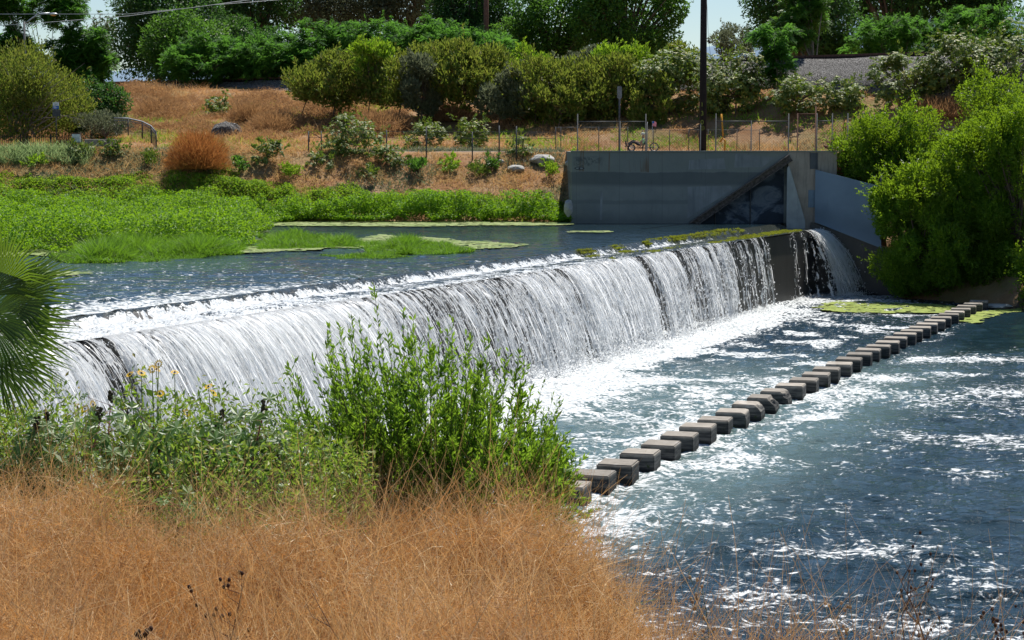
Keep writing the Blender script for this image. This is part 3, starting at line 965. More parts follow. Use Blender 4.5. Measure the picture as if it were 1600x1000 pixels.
for n in range(0, 35):
    br = p2 + step * (n - 2)
    c = br - fv * AW / 2 - sv * AS / 2
    bm = bmesh.new()
    bmesh.ops.create_cube(bm, size=1)
    for v in bm.verts:
        v.co.x *= AW; v.co.y *= AS
        v.co.z = ZB if v.co.z > 0 else -.9
    rr = random.Random(n * 7 + 1)
    bmesh.ops.bevel(bm, geom=[e for e in bm.edges], offset=.022 + .012 * rr.random(), segments=2, affect='EDGES')
    if n in cracked:
        bmesh.ops.subdivide_edges(bm, edges=bm.edges, cuts=6, use_grid_fill=True)
        k = cracked[n]
        for v in bm.verts:
            d_ = max(0, (v.co.x + v.co.z * .9) - (AW / 2 + ZB * .9 - k * 1.6))
            if v.co.z > 0 and d_ > 0:
                j = vn(np.array([v.co.x * 9 + n * 3]), np.array([v.co.y * 9 + v.co.z * 13]), 7)[0]
                v.co.x -= d_ * (.35 + .45 * j); v.co.z -= d_ * (.25 + .4 * j) * (v.co.z > .05)
    else:
        for v in bm.verts:
            v.co.x += rr.uniform(-.004, .004); v.co.y += rr.uniform(-.004, .004); v.co.z += rr.uniform(-.003, .003)
    me = bpy.data.meshes.new('stepping_block'); bm.to_mesh(me); bm.free()
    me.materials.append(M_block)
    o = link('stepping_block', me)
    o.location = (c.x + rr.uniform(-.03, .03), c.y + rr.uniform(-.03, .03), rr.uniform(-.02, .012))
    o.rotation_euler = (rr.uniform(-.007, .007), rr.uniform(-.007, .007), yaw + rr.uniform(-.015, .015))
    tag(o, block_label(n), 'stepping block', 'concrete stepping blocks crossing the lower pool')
    step_objs.append(o)

# ------------------------------------------------------------------ floating algae and moss
def algae_mat(name, c1, c2, c3):
    t = NT(name); p = t.pos()
    n = t.noise(1.6, t.mapv(p, (1, .6, 1)), 6, .7); n2 = t.noise(14, p, 4, .7)
    col = t.mix(t.ss(.35, .6, n), c1, c2)
    col = t.mix(t.ss(.55, .7, n2), col, c3)
    return t.done(t.pbsdf(col, .8, .2, t.bump(n2, .8, .04)).outputs[0])
M_alg = algae_mat('bright_algae', (.14, .20, .03), (.24, .29, .06), (.34, .37, .18))
M_algp = algae_mat('pale_duckweed', (.14, .20, .05), (.24, .28, .12), (.10, .15, .03))
def in_poly(x, y, poly):
    c = np.zeros(x.shape, bool); n = len(poly)
    for i in range(n):
        x1, y1 = poly[i]; x2, y2 = poly[(i + 1) % n]
        k = ((y1 > y) != (y2 > y)) & (x < (x2 - x1) * (y - y1) / (y2 - y1 + 1e-12) + x1)
        c ^= k
    return c
def wpoly(pp, z):
    return [tuple(P(x, y, z=z)[:2]) for x, y in pp]
def algae(name, pp, z, mat, label, cell=.22, edge=.6, seed=0):
    poly = wpoly(pp, z)
    xs_ = [p[0] for p in poly]; ys_ = [p[1] for p in poly]
    V, F = grid(np.arange(min(xs_) - 1, max(xs_) + 1, cell), np.arange(min(ys_) - 1, max(ys_) + 1, cell), lambda X, Y: X * 0 + z)
    cx = V[F].mean(1)
    wxn = (fbm(cx[:, 0] * .9, cx[:, 1] * .9, seed + 3) - .5) * edge * 4; wyn = (fbm(cx[:, 0] * .9 + 9, cx[:, 1] * .9, seed + 5) - .5) * edge * 5
    k = in_poly(cx[:, 0] + wxn, cx[:, 1] + wyn, poly)
    k &= fbm(cx[:, 0] * 3.4, cx[:, 1] * 3.4, seed + 8, 4) > .36
    F = F[k]
    u_, inv = np.unique(F, return_inverse=True)
    V = V[u_]; F = inv.reshape(F.shape)
    V[:, 2] += .012 + fbm(V[:, 0] * 3, V[:, 1] * 3, 9) * .02
    V[:, 0] += (vn(V[:, 0] * 7, V[:, 1] * 7, 2) - .5) * cell * .8; V[:, 1] += (vn(V[:, 0] * 7, V[:, 1] * 7, 4) - .5) * cell * .8
    return tag(npmesh(name, V, F, mat), label, 'algae', kind='stuff')
algae('floating_algae', [(1268, 475), (1300, 471), (1390, 472), (1500, 478), (1480, 489), (1380, 489), (1290, 486)], .03, M_alg, 'yellow-green algae mat floating below the corner waterfall', .13, .5, 1)
algae('floating_algae', [(1496, 503), (1510, 489), (1560, 483), (1598, 484), (1560, 492), (1545, 497), (1515, 507)], .03, M_alg, 'yellow-green algae mat beside the far end of the stepping blocks', .12, .4, 2)
algae('duckweed', [(95, 402), (110, 396), (390, 386), (540, 382), (585, 366), (760, 378), (830, 384), (700, 392), (560, 386), (400, 395), (240, 402)], ZU + .03, M_algp, 'pale duckweed skirting the marsh grass in the upper pool', .15, .5, 3)
algae('duckweed', [(410, 347), (600, 346), (893, 347), (890, 352), (640, 354), (420, 353)], ZU + .03, M_algp, 'thin pale strip of duckweed under the far green bank', .2, .3, 4)
algae('duckweed', [(890, 361), (950, 361), (952, 363.5), (890, 363.5)], ZU + .03, M_algp, 'small pale streak of duckweed on the open pool near the wall', .15, .2, 5)
algae('duckweed', [(-20, 392), (90, 389), (100, 397), (30, 402), (-20, 402)], ZU + .03, M_algp, 'pale duckweed by the palm at the left edge of the upper pool', .15, .4, 6)
algae('duckweed', [(60, 424), (130, 424), (135, 429), (60, 430)], ZU + .04, M_algp, 'small raft of duckweed drifting in rippled water near the palm', .1, .3, 7)
# ------------------------------------------------------------------ foliage builders
def leaf_quads(C, D, N, L, W, bend=.15):
    """rhombic leaves: base C, long axis D, normal N"""
    D = unit(D); S = unit(np.cross(D, N)); N = np.cross(S, D)
    L = np.asarray(L).reshape(-1, 1); W = np.asarray(W).reshape(-1, 1)
    a = C; b = C + D * L * .5 + S * W * .5 + N * L * bend; c = C + D * L; d = C + D * L * .5 - S * W * .5 + N * L * bend
    V = np.stack([a, b, c, d], 1).reshape(-1, 3)
    F = np.arange(len(C) * 4).reshape(-1, 4)
    return V, F
def rdir(rs, n):
    return unit(rs.normal(0, 1, (n, 3)))
def merge(parts):
    Vs, Fs, o = [], [], 0
    for V, F in parts:
        Vs.append(V); Fs.append(F + o); o += len(V)
    return np.concatenate(Vs), np.concatenate(Fs)
def ribbons(C, w, side):
    n, k, _ = C.shape
    A = C - side * w[..., None]; B = C + side * w[..., None]
    V = np.stack([A, B], 2).reshape(-1, 3)
    base = np.arange(n)[:, None] * (2 * k) + np.arange(k - 1)[None] * 2
    return V, np.stack([base, base + 1, base + 3, base + 2], 2).reshape(-1, 4)
def lobes(rs, c, r, n, k=.42):
    """sub-ellipsoids spread through the crown's outer part"""
    an = rs.uniform(0, 2 * np.pi, n); zz = rs.uniform(-.85, .85, n)
    rad = (1 - np.abs(zz) ** 2.6 * .75) * rs.uniform(.25, .85, n) ** .6
    d = np.stack([np.cos(an) * rad, np.sin(an) * rad, zz * .88], 1)
    cc = np.array(c) + d * np.array(r)
    rr = np.array(r)[None] * rs.uniform(k * .4, k * 1.25, n)[:, None]
    rr = rr * .5 + rr.mean(1, keepdims=True) * .5
    return cc, rr
def crown_pts(rs, cc, rr, n):
    w = rr.prod(1) ** (2 / 3); w = w / w.sum()
    i = rs.choice(len(cc), n, p=w)
    d = rdir(rs, n)
    rad = rs.uniform(.25, 1.0, n) ** .45
    p = cc[i] + d * rad[:, None] * rr[i]
    # irregular gaps
    g = vn(p[:, 0] * 1.3 + p[:, 2] * .7, p[:, 1] * 1.3 + p[:, 2] * 1.1, 3)
    keep = g > .22
    return p[keep], d[keep]
def broad_leaves(rs, p, d, L, ratio=.55, droop=.3):
    n = len(p)
    D = unit(d + rdir(rs, n) * .9 + np.array([0, 0, -droop]))
    N = unit(d * .6 + np.array([0, 0, .7]) + rdir(rs, n) * .7)
    l = L * rs.uniform(.6, 1.3, n)
    return leaf_quads(p, D, N, l, l * ratio)
def frond_leaves(rs, p, d, L, per=7, ratio=.26):
    """rosettes of long drooping fronds at every point, each frond two quads of toothed outline"""
    n = len(p)
    ang = (np.arange(per) / per * 2 * np.pi)[None] + rs.uniform(0, 6.28, n)[:, None]
    el = rs.uniform(-.7, 1.1, (n, per))
    D = np.stack([np.cos(ang) * np.cos(el), np.sin(ang) * np.cos(el), np.sin(el)], 2)
    D = unit(D + d[:, None] * .45).reshape(-1, 3)
    C = np.repeat(p, per, 0)
    l = L * rs.uniform(.7, 1.15, len(C))
    N = unit(np.array([0, 0, 1.]) + rdir(rs, len(C)) * .7)
    S = unit(np.cross(D, N)); U = np.cross(S, D)
    out = []
    k = 5
    for j in range(k):                              # leaflets in pairs down the frond
        t0 = .18 + .80 * j / k
        c0 = C + D * (l * t0)[:, None] - np.array([0, 0, 1.]) * (l * .35 * t0 ** 2)[:, None]
        for sg in (-1, 1):
            dd = unit(S * sg + D * .55 + np.array([0, 0, -.28]))
            ll = l * ratio * (1.25 - .7 * t0) * 1.4
            out.append(leaf_quads(c0, dd, N + rdir(rs, len(C)) * .2, ll, ll * .42, .05))
    return merge(out)
def star_leaves(rs, p, n_dir, Rr, k=7, wr=.32):
    """palmate leaves: k pointed lobes round the stalk; slightly cupped"""
    n = len(p)
    N = unit(n_dir)
    A = unit(np.cross(N, rdir(rs, n))); B = np.cross(N, A)
    Rr = np.asarray(Rr) * np.ones(n)
    out = []
    for j in range(k):
        a = (j - (k - 1) / 2) * (2 * np.pi * .86 / (k - 1)) if k > 1 else 0
        ln = Rr * (1 - .16 * abs(j - (k - 1) / 2)) * rs.uniform(.9, 1.1, n)
        D = A * math.cos(a) + B * math.sin(a)
        D = unit(D - N * .22)
        out.append(leaf_quads(p, D, N, ln, ln * wr * 1.25, .06))
    return merge(out)
def limbs(rs, base, cc, r0, mat, parent, name='trunk', every=1, n=6):
    b = MB()
    base = Vector(base)
    top = Vector(cc.mean(0)); top.z = max(top.z, base.z + .6)
    fork = base.lerp(top, .55) + Vector((rs.uniform(-.2, .2), rs.uniform(-.2, .2), 0))
    b.tube([base - Vector((0, 0, .4)), base.lerp(fork, .5) + Vector((rs.uniform(-.1, .1), 0, 0)), fork], [r0 * 1.15, r0 * .9, r0 * .7], n)
    for i in range(0, len(cc), every):
        e = Vector(cc[i]); m = fork.lerp(e, .5) + Vector((rs.uniform(-.3, .3), rs.uniform(-.3, .3), rs.uniform(0, .3)))
        b.tube([fork, m, e], [r0 * .5, r0 * .3, r0 * .08], 5, cap=False)
    return b.build(name, mat, parent)

G_dark = leaf_mat('dark_green_leaves', [(.012, .045, .010), (.026, .08, .014), (.055, .13, .02)], .35, .45, .35)
G_mid = leaf_mat('mid_green_leaves', [(.018, .07, .010), (.04, .12, .015), (.085, .18, .02)], .42, .45, .35)
G_sumac = leaf_mat('frond_leaves', [(.012, .055, .010), (.03, .11, .014), (.085, .20, .025)], .42, .6, .12)
G_olive = leaf_mat('olive_leaves', [(.045, .085, .018), (.075, .14, .022), (.14, .20, .03), (.20, .22, .05), (.20, .12, .05)], .38, .6, .2, (.34, .42, .05))
G_grey = leaf_mat('grey_green_leaves', [(.05, .07, .035), (.085, .11, .055), (.14, .16, .09)], .3, .5, .3)
G_willow = leaf_mat('willow_leaves', [(.045, .11, .010), (.085, .17, .012), (.15, .25, .02)], .48, .42, .3, (.34, .52, .02))
G_marsh = leaf_mat('marsh_leaves', [(.045, .13, .008), (.09, .21, .012), (.18, .31, .02)], .42, .5, .3, (.36, .62, .02), 1.0)
G_reed = leaf_mat('reed_leaves', [(.045, .11, .010), (.08, .18, .012), (.14, .25, .025)], .45, .5, .3, (.26, .5, .03), vs=1.2)
G_low = leaf_mat('low_weed_leaves', [(.07, .17, .012), (.12, .25, .02), (.20, .31, .03), (.25, .22, .06)], .42, .5, .2, (.38, .6, .03), .9)
G_low2 = leaf_mat('shore_weed_leaves', [(.05, .15, .01), (.09, .22, .015), (.17, .29, .025), (.25, .2, .06)], .42, .5, .2, (.36, .6, .03), .9)
G_castor = leaf_mat('castor_leaves', [(.05, .095, .02), (.09, .14, .03), (.15, .20, .05), (.30, .27, .04)], .28, .5, .3, (.25, .4, .03))
G_dry = leaf_mat('dry_grass', [(.16, .085, .035), (.38, .21, .085), (.52, .31, .14), (.42, .27, .14)], .4, .7, .15, (.75, .42, .16), .5, (.48, .36, .20))
G_drydark = leaf_mat('dry_brush', [(.12, .07, .045), (.28, .155, .075), (.44, .27, .14)], .35, .8, .1, (.6, .34, .14), .9)
G_rustbush = leaf_mat('rust_brush', [(.26, .10, .03), (.38, .16, .05), (.45, .2, .07)], .35, .8, .1, (.6, .25, .07))
G_straw = leaf_mat('straw_stems', [(.40, .22, .08), (.50, .31, .13), (.62, .46, .25)], .3, .6, .25, (.85, .5, .2))
G_bush = leaf_mat('mulefat_leaves', [(.045, .11, .014), (.09, .19, .02), (.19, .31, .035)], .45, .38, .35, (.38, .62, .04), 1.5)
G_palm = leaf_mat('palm_leaves', [(.02, .06, .014), (.035, .09, .018), (.07, .14, .025)], .35, .35, .45, (.26, .42, .03))
G_yellow = leaf_mat('yellow_petals', [(.80, .46, .01), (.9, .6, .02)], .3, .5, .2, (.95, .7, .02))
G_brownleaf = leaf_mat('withered_leaves', [(.05, .03, .02), (.12, .07, .04), (.2, .12, .06)], .2, .7, .1)
M_redstem = plain('red_stems', (.13, .035, .03), .6)
M_greenstem = plain('green_stems', (.10, .13, .04), .7)
M_seed = plain('seed_heads', (.05, .045, .025), .9)

G_dark2 = leaf_mat('heaven_leaves', [(.015, .07, .012), (.035, .12, .015), (.08, .19, .02)], .42, .5, .2)
tree_n = [0]
def tree(name, base, px0, px1, py0, py1, kind, label, cat='tree', group=None, dens=1.0, dz=None, nl=None, mat=None, L=None, seed=None, lk=.42, trunk=True, r0=.2, cbase=None):
    """crown fills the pixel box at the depth of base; base = point on the ground"""
    tree_n[0] += 1
    rs = np.random.RandomState(seed if seed is not None else 100 + tree_n[0])
    base = Vector(base)
    pL = P(px0, (py0 + py1) / 2, Y=base.y); pR = P(px1, (py0 + py1) / 2, Y=base.y)
    zt_ = P(800, py0, Y=base.y).z; zb_ = P(800, py1, Y=base.y).z
    c = np.array([(pL.x + pR.x) / 2, base.y, (zt_ + zb_) / 2])
    hw = (pR.x - pL.x) / 2 * 1.14; hh = (zt_ - zb_) / 2 * 1.08
    r = np.array([hw, dz if dz else max(hw * .8, 1.2), hh])
    root = empty(name, base, label, cat, group)
    n_l = int((nl or max(9, int(10 * hw * hh / 9) + 8)) * 1.8)
    n_l = min(n_l, 80)
    cc, rr = lobes(rs, c, r * .93, n_l, lk)
    area = hw * hh * 4
    if kind == 'broad':
        L = L or .26; n = int(area * 260 * dens * (.26 / L) ** 1.6)
        p, d = crown_pts(rs, cc, rr, n); V, F = broad_leaves(rs, p, d, L)
    elif kind == 'frond':
        L = L or .8; n = int(area * 7.5 * dens * (.8 / L) ** 1.6)
        p, d = crown_pts(rs, cc, rr, n); V, F = frond_leaves(rs, p, d, L)
    elif kind == 'castor':
        L = L or .22; n = int(area * 45 * dens)
        p, d = crown_pts(rs, cc, rr, n)
        V, F = star_leaves(rs, p, d * .6 + np.array([0, -.2, .8]) + rdir(rs, len(p)) * .45, L * rs.uniform(.6, 1.2, len(p)), 5, .5)
    elif kind == 'fine':
        L = L or .16; n = int(area * 330 * dens)
        p, d = crown_pts(rs, cc, rr, n)
        D = unit(d * .5 + np.array([0, 0, .9]) + rdir(rs, len(p)) * .7)
        l = L * rs.uniform(.6, 1.5, len(p))
        V, F = leaf_quads(p, D, rdir(rs, len(p)), l, l * .38)
    m = int(area * .9) + 14                      # leafy shoots that break the outline
    i_ = rs.choice(len(cc), m); dd = unit(rdir(rs, m) + np.array([0, 0, .8])); k_ = 16
    ll = (min(hw, hh) * .30 + .25) * rs.uniform(.5, 1.3, m)
    st = cc[i_] + dd * rr[i_] * .85
    tt = rs.rand(m, k_)
    pp = (st[:, None] + dd[:, None] * (tt * ll[:, None])[..., None] + rs.normal(0, .10, (m, k_, 3)) * (1.1 - tt)[..., None]).reshape(-1, 3)
    l2 = (L if kind in ('broad', 'fine') else .25) * rs.uniform(.6, 1.2, m * k_)
    V_s, F_s = leaf_quads(pp, unit(np.repeat(dd, k_, 0) + rdir(rs, m * k_) * .8), rdir(rs, m * k_), l2, l2 * .42)
    V, F = merge([(V, F), (V_s, F_s)])
    V[:, 2] = np.maximum(V[:, 2], base.z - .2) if cbase is None else np.maximum(V[:, 2], cbase)
    npmesh('crown' if cat == 'tree' else 'foliage', V, F, mat or G_mid, root)
    if trunk:
        limbs(rs, base, cc, r0, M_bark, root, 'trunk' if cat == 'tree' else 'stems')
    return root
def gy(px, Y):
    X = (px - 800) / FPX * Y
    return Vector((X, Y, float(far_z(X, Y))))

# ---- tree line behind the railway
GT = 'trees behind the railway embankment'
tree('dark_tree', gy(250, 188), 172, 335, -45, 120, 'broad', 'tall dark tree with yellowish tips behind the brown hill, beside the left sky gap', group=GT, mat=G_dark, dens=1.1, r0=.3, L=.34)
tree('dark_tree', gy(300, 182), 225, 352, 15, 128, 'broad', 'rounded yellow-green tree standing lower in front of the tall dark tree by the brown hill', group=GT, mat=G_mid, r0=.25, L=.3)
tree('eucalyptus_tree', gy(410, 205), 320, 470, -80, 62, 'broad', 'tall dark loose-crowned tree left of the grey-green gum trees', group=GT, mat=G_dark, dens=1.15, r0=.2, L=.36)
tree('eucalyptus_tree', gy(520, 212), 430, 600, -90, 60, 'broad', 'tall grey-green gum tree with sky showing through its crown', group=GT, mat=G_grey, dens=.95, r0=.22, L=.34)
tree('eucalyptus_tree', gy(640, 210), 575, 700, -90, 55, 'broad', 'pale grey-green gum tree right of the taller gum tree with sky gaps', group=GT, mat=G_grey, dens=1.1, r0=.2, L=.34)
tree('dark_tree', gy(735, 196), 670, 810, -80, 75, 'broad', 'dark tree around the brown pole behind the fronds', group=GT, mat=G_dark, dens=1.1, r0=.35, L=.36)
tree('cottonwood', gy(860, 178), 790, 930, -40, 118, 'broad', 'dark green cottonwood left of the widest cottonwood', group=GT, mat=G_mid, dens=1.15, r0=.35, L=.34, nl=30, lk=.36)
tree('cottonwood', gy(975, 174), 885, 1072, -90, 112, 'broad', 'very wide deep green cottonwood ending at the sky gap by the utility pole', group=GT, mat=G_mid, dens=1.15, r0=.45, L=.36, nl=40, lk=.33)
tree('dark_tree', gy(1250, 178), 1172, 1335, -90, 112, 'broad', 'dark tree on the right side of the sky gap beyond the railway', group=GT, mat=G_dark, dens=1.2, r0=.4, L=.34, nl=34, lk=.36)
tree('small_tree', gy(1140, 215), 1118, 1178, 38, 92, 'fine', 'small faded olive tree low in the sky gap right of the utility pole', group=GT, mat=G_grey, dens=.6, r0=.15, L=.3)
tree('dark_tree', gy(1400, 196), 1318, 1470, -95, 62, 'broad', 'dark oak-like tree above the rails at right', group=GT, mat=G_dark, dens=1.1, r0=.4, L=.38)
tree('dark_tree', gy(1510, 196), 1440, 1585, -95, 40, 'broad', 'dark tree crown filling the top right corner of the tree line', group=GT, mat=G_dark, dens=1.1, r0=.4, L=.38)
tree('small_tree', gy(160, 225), 140, 182, 22, 112, 'broad', 'slim hazy grey-green tree in the gap between the left trees and the brown hill', group=GT, mat=G_grey, dens=.5, r0=.15, L=.36)
tree('small_tree', gy(1330, 178), 1300, 1352, 62, 108, 'fine', 'bright yellow-green shrub peeping over the rails between the two frond thickets', 'shrub', GT, mat=G_low, dens=1, r0=.1, L=.3)
for px, a, c_, d_, lb in [(375, 318, 440, 30, 'dark tree low behind the first frond saplings, right of the rounded yellow-green tree'), (540, 450, 640, 50, 'broad dark tree low under the grey-green gum trees'), (715, 630, 800, 45, 'broad dark tree low behind the fronds left of the cottonwoods')]:
    tree('dark_tree', gy(px, 192), a, c_, d_, 132, 'broad', lb, group=GT, mat=G_dark, dens=1.2, r0=.25, L=.36, nl=24)
# the band of frond trees in front of them
fr = [(322, 178, 262, 392, 60, 128), (420, 176, 365, 475, 52, 128), (505, 174, 450, 560, 40, 120), (590, 172, 535, 655, 32, 112), (680, 170, 625, 745, 40, 110), (765, 168, 715, 822, 48, 118)]
for i, (px, Y, a, c_, d_, e_) in enumerate(fr):
    tree('frond_thicket', gy(px, Y), a, c_, d_, e_, 'frond', 'frond-leaved thicket behind the rails, ' + ord_left(i, 6, 'of six left of the utility pole'), 'tree', 'frond-leaved saplings behind the rails', mat=G_sumac, dens=1.5, r0=.12, nl=16)
tree('frond_thicket', gy(1400, 168), 1338, 1470, 30, 108, 'frond', 'frond-leaved thicket with upright tips right of the small tree of heaven', group='frond-leaved saplings behind the rails', mat=G_sumac, dens=1.5, r0=.12, nl=16)
tree('frond_thicket', gy(1520, 168), 1455, 1600, 14, 95, 'frond', 'frond-leaved thicket with reddish tips below the top right sky corner', group='frond-leaved saplings behind the rails', mat=G_sumac, dens=1.5, r0=.12, nl=16)
# trees of heaven on the near side of the rails, right
def heaven(name, px, Y, pybase, boxes, label, r0=.1, dens=1.2, mat=None, L=.8, stems=4):
    base = P(px, pybase, Y=Y)
    root = empty(name, base, label, 'tree')
    rs = np.random.RandomState(int(px))
    parts = []; allc = []
    for (a, c_, d_, e_) in boxes:
        pL = P(a, d_, Y=Y); pR = P(c_, e_, Y=Y)
        c0 = np.array([(pL.x + pR.x) / 2, Y, (pL.z + pR.z) / 2]); r = np.array([(pR.x - pL.x) / 2, (pR.x - pL.x) * .4, (pL.z - pR.z) / 2])
        cc, rr = lobes(rs, c0, r * .95, 13, .42)
        p, d = crown_pts(rs, cc, rr, int(r[0] * r[2] * 4 * 9 * dens) + 8)
        parts.append(frond_leaves(rs, p, d, L)); allc.append(cc[:4])
    V, F = merge(parts)
    npmesh('crown', V, F, mat or G_sumac, root)
    b = MB(); cc = np.concatenate(allc)
    for k in range(len(cc)):
        e = Vector(cc[k]); m = base.lerp(e, .5) + Vector(((e.x - base.x) * -.22, rs.uniform(-.3, .3), 0))
        b.tube([base - Vector((0, 0, .5)), m, e], [r0 if k % stems == 0 else r0 * .6, r0 * .55, r0 * .2], 6, cap=False)
    b.build('trunk', M_barkgrey, root)
    return root
heaven('tree_of_heaven', 1272, 148, 132, [(1195, 1318, 22, 72), (1210, 1300, -12, 40), (1225, 1290, -40, 20)], 'young tree of heaven with bright fronds on two thin trunks in front of the rails', .11, mat=G_mid)
heaven('tree_of_heaven', 1214, 140, 172, [(1176, 1250, 40, 72), (1180, 1240, 72, 110), (1185, 1235, 100, 128)], 'slender sapling with drooping fronds left of the young tree of heaven', .07, dens=1.0)
heaven('tree_of_heaven', 78, 146, 205, [(-40, 40, -40, 30), (-30, 45, 40, 90), (60, 135, -20, 45), (95, 172, 45, 100), (70, 175, 85, 135), (100, 168, 110, 165), (30, 80, 70, 110), (0, 60, -5, 40), (60, 150, 60, 120), (120, 178, 60, 120), (-20, 60, 60, 110)], 'open many-stemmed tree of heaven rising behind the street lamp', .08, dens=1.7, mat=G_dark2)
tree('olive_shrub', gy(40, 132), -60, 128, 75, 222, 'fine', 'rounded yellow-olive shrub with bare grey twigs behind the blue sign', 'shrub', mat=G_olive, dens=1.3, r0=.12, L=.22)
b = MB(); rs = np.random.RandomState(8)
for k in range(26):
    a = P(rs.uniform(10, 60), 210, Y=130.6); e = P(rs.uniform(-20, 135), rs.uniform(85, 190), Y=129.4)
    m = a.lerp(e, .6) + Vector((rs.uniform(-.4, .4), -.2, rs.uniform(.2, .9)))
    b.tube([a, m, e], [.05, .035, .012], 4, cap=False)
b.build('bare_twigs', M_barkgrey, bpy.data.objects['olive_shrub'])
tree('evergreen_shrub', gy(142, 138), 98, 190, 128, 215, 'broad', 'dense blackish-green shrub between the olive shrub and the brown hill', 'shrub', mat=G_dark, dens=1.6, r0=.12, L=.22)
tree('evergreen_shrub', gy(165, 131), 120, 200, 178, 214, 'fine', 'low bluish-green shrub just left of the curved railing', 'shrub', mat=G_grey, dens=1.0, r0=.06, L=.18)

# ---- shrubs on the embankment
sh = [(520, 147, 462, 580, 82, 170, 'olive'), (620, 146, 558, 695, 74, 172, 'olive'), (735, 145, 670, 808, 70, 176, 'olive'), (835, 143, 778, 900, 92, 190, 'olive'), (940, 142, 885, 1005, 86, 192, 'olive')]
for i, (px, Y, a, c_, d_, e_, k) in enumerate(sh):
    r_ = tree('embankment_shrub', gy(px, Y), a, c_, d_, e_, 'fine', 'big olive-green shrub of fine upright shoots on the embankment, ' + ord_left(i, 5, 'of five'), 'shrub', 'olive shrubs on the embankment', mat=G_olive, dens=.9, r0=.06, L=.32, nl=26, lk=.36)
for i, (px, Y, a, c_, d_, e_, mt) in enumerate([(470, 149, 455, 500, 108, 160, G_olive), (575, 145, 545, 610, 66, 120, G_low), (655, 143, 628, 700, 92, 182, G_grey), (690, 148, 655, 740, 64, 130, G_olive), (775, 142, 745, 820, 108, 186, G_grey), (800, 147, 768, 850, 78, 140, G_low), (870, 140, 838, 915, 120, 198, G_olive), (905, 146, 876, 950, 80, 150, G_grey), (965, 144, 930, 1015, 74, 150, G_low), (1010, 139, 978, 1050, 120, 200, G_olive), (1075, 144, 1040, 1100, 66, 140, G_olive), (1120, 140, 1100, 1140, 130, 185, G_grey)]):
    tree('thicket_shrub', gy(px, Y), a, c_, d_, e_, 'fine', 'uneven ' + {G_olive: 'olive', G_low: 'yellow-green', G_grey: 'grey-green'}[mt] + ' shrub filling the embankment thicket, ' + ORDN[i] + ' of twelve from the left', 'shrub', 'uneven shrubs filling the embankment thicket', mat=mt, dens=.9, r0=.05, L=.30, nl=12, lk=.4)
cs = [(1048, 141, 988, 1112, 78, 178, 'shrub of large pale castor leaves on the embankment left of the utility pole'),
      (1148, 142, 1098, 1196, 76, 178, 'dark castor shrub on the embankment just right of the utility pole'),
      (1245, 140, 1212, 1300, 122, 176, 'low whitish castor shrub beneath the trees of heaven'),
      (1325, 141, 1292, 1348, 118, 168, 'sparse yellowing castor shrub beneath the gravel of the rails'),
      (1430, 139, 1368, 1480, 82, 165, 'castor shrub with yellow leaves at the left of the big castor bank'),
      (1500, 139, 1445, 1550, 55, 150, 'castor shrub mounded in the middle of the big castor bank'),
      (1580, 138, 1520, 1650, 38, 150, 'castor shrub with whitish leaves at the right edge of the castor bank')]
for px, Y, a, c_, d_, e_, lb in cs:
    tree('castor_shrub', ground(px, e_ + 2), a - 6, c_, d_, e_, 'castor', lb, 'shrub', 'castor shrubs on the embankment', mat=G_castor, dens=1.25, r0=.07, L=.30, nl=18)
for px, py, a, c_, d_, e_, lb in [(555, 246, 506, 606, 180, 250, 'round dark castor bush on the brown bank below the olive shrubs'),
        (665, 232, 628, 705, 192, 236, 'left of the two pale castor bushes by the low fence posts'), (735, 232, 700, 775, 184, 238, 'right of the two pale castor bushes by the low fence posts'),
        (342, 184, 318, 368, 146, 190, 'small castor plant alone on the brown hill slope'),
        (500, 262, 480, 520, 238, 272, 'small leafy plant at the foot of the round castor bush'), (415, 258, 392, 442, 222, 262, 'sprawling castor plant right of the rust-coloured bush'),
        (812, 240, 792, 832, 212, 250, 'spindly castor plant left of the pale boulder'), (615, 262, 582, 632, 228, 262, 'low yellow-green shrub right of the round castor bush'),
        (130, 240, 110, 150, 226, 246, 'little yellow-green plant below the iron fence end'), (172, 240, 160, 196, 222, 250, 'dark spindly plant below the concrete kerb')]:
    g = ground(px, py)
    tree('castor_bush', g, a, c_, d_, e_, 'castor', lb, 'bush', mat=G_castor, dens=1.0, r0=.04, L=.24, nl=10)

for i, (px, py, w, h, lb) in enumerate([(60, 262, 26, 14, 'leafy sprig on the dry bank below the meter box side of the iron fence'), (235, 256, 26, 18, 'leafy sprig left of the rust-red bush'), (372, 268, 24, 18, 'leafy sprig right of the rust-red bush, low on the bank'), (455, 276, 26, 16, 'leafy sprig low between the sprawling castor plant and the round castor bush'), (575, 280, 28, 16, 'leafy sprig below the low yellow-green shrub'), (655, 272, 34, 22, 'leafy sprig below the left pale castor bush'), (700, 268, 34, 24, 'yellow-green sprig below the pair of pale castor bushes'), (745, 276, 30, 20, 'leafy sprig left of the flat pale boulder'), (770, 262, 22, 20, 'small sprig above the flat pale boulder'), (862, 272, 22, 18, 'small sprig under the largest pale boulder')]):
    g = ground(px, py)
    tree('bank_sprig', g, px - w / 2, px + w / 2, py - h, py, 'fine' if i % 2 else 'castor', lb, 'plant', 'leafy sprigs on the dry bank', mat=(G_low, G_castor, G_mid)[i % 3], dens=1.1, r0=.02, L=.2, nl=5)

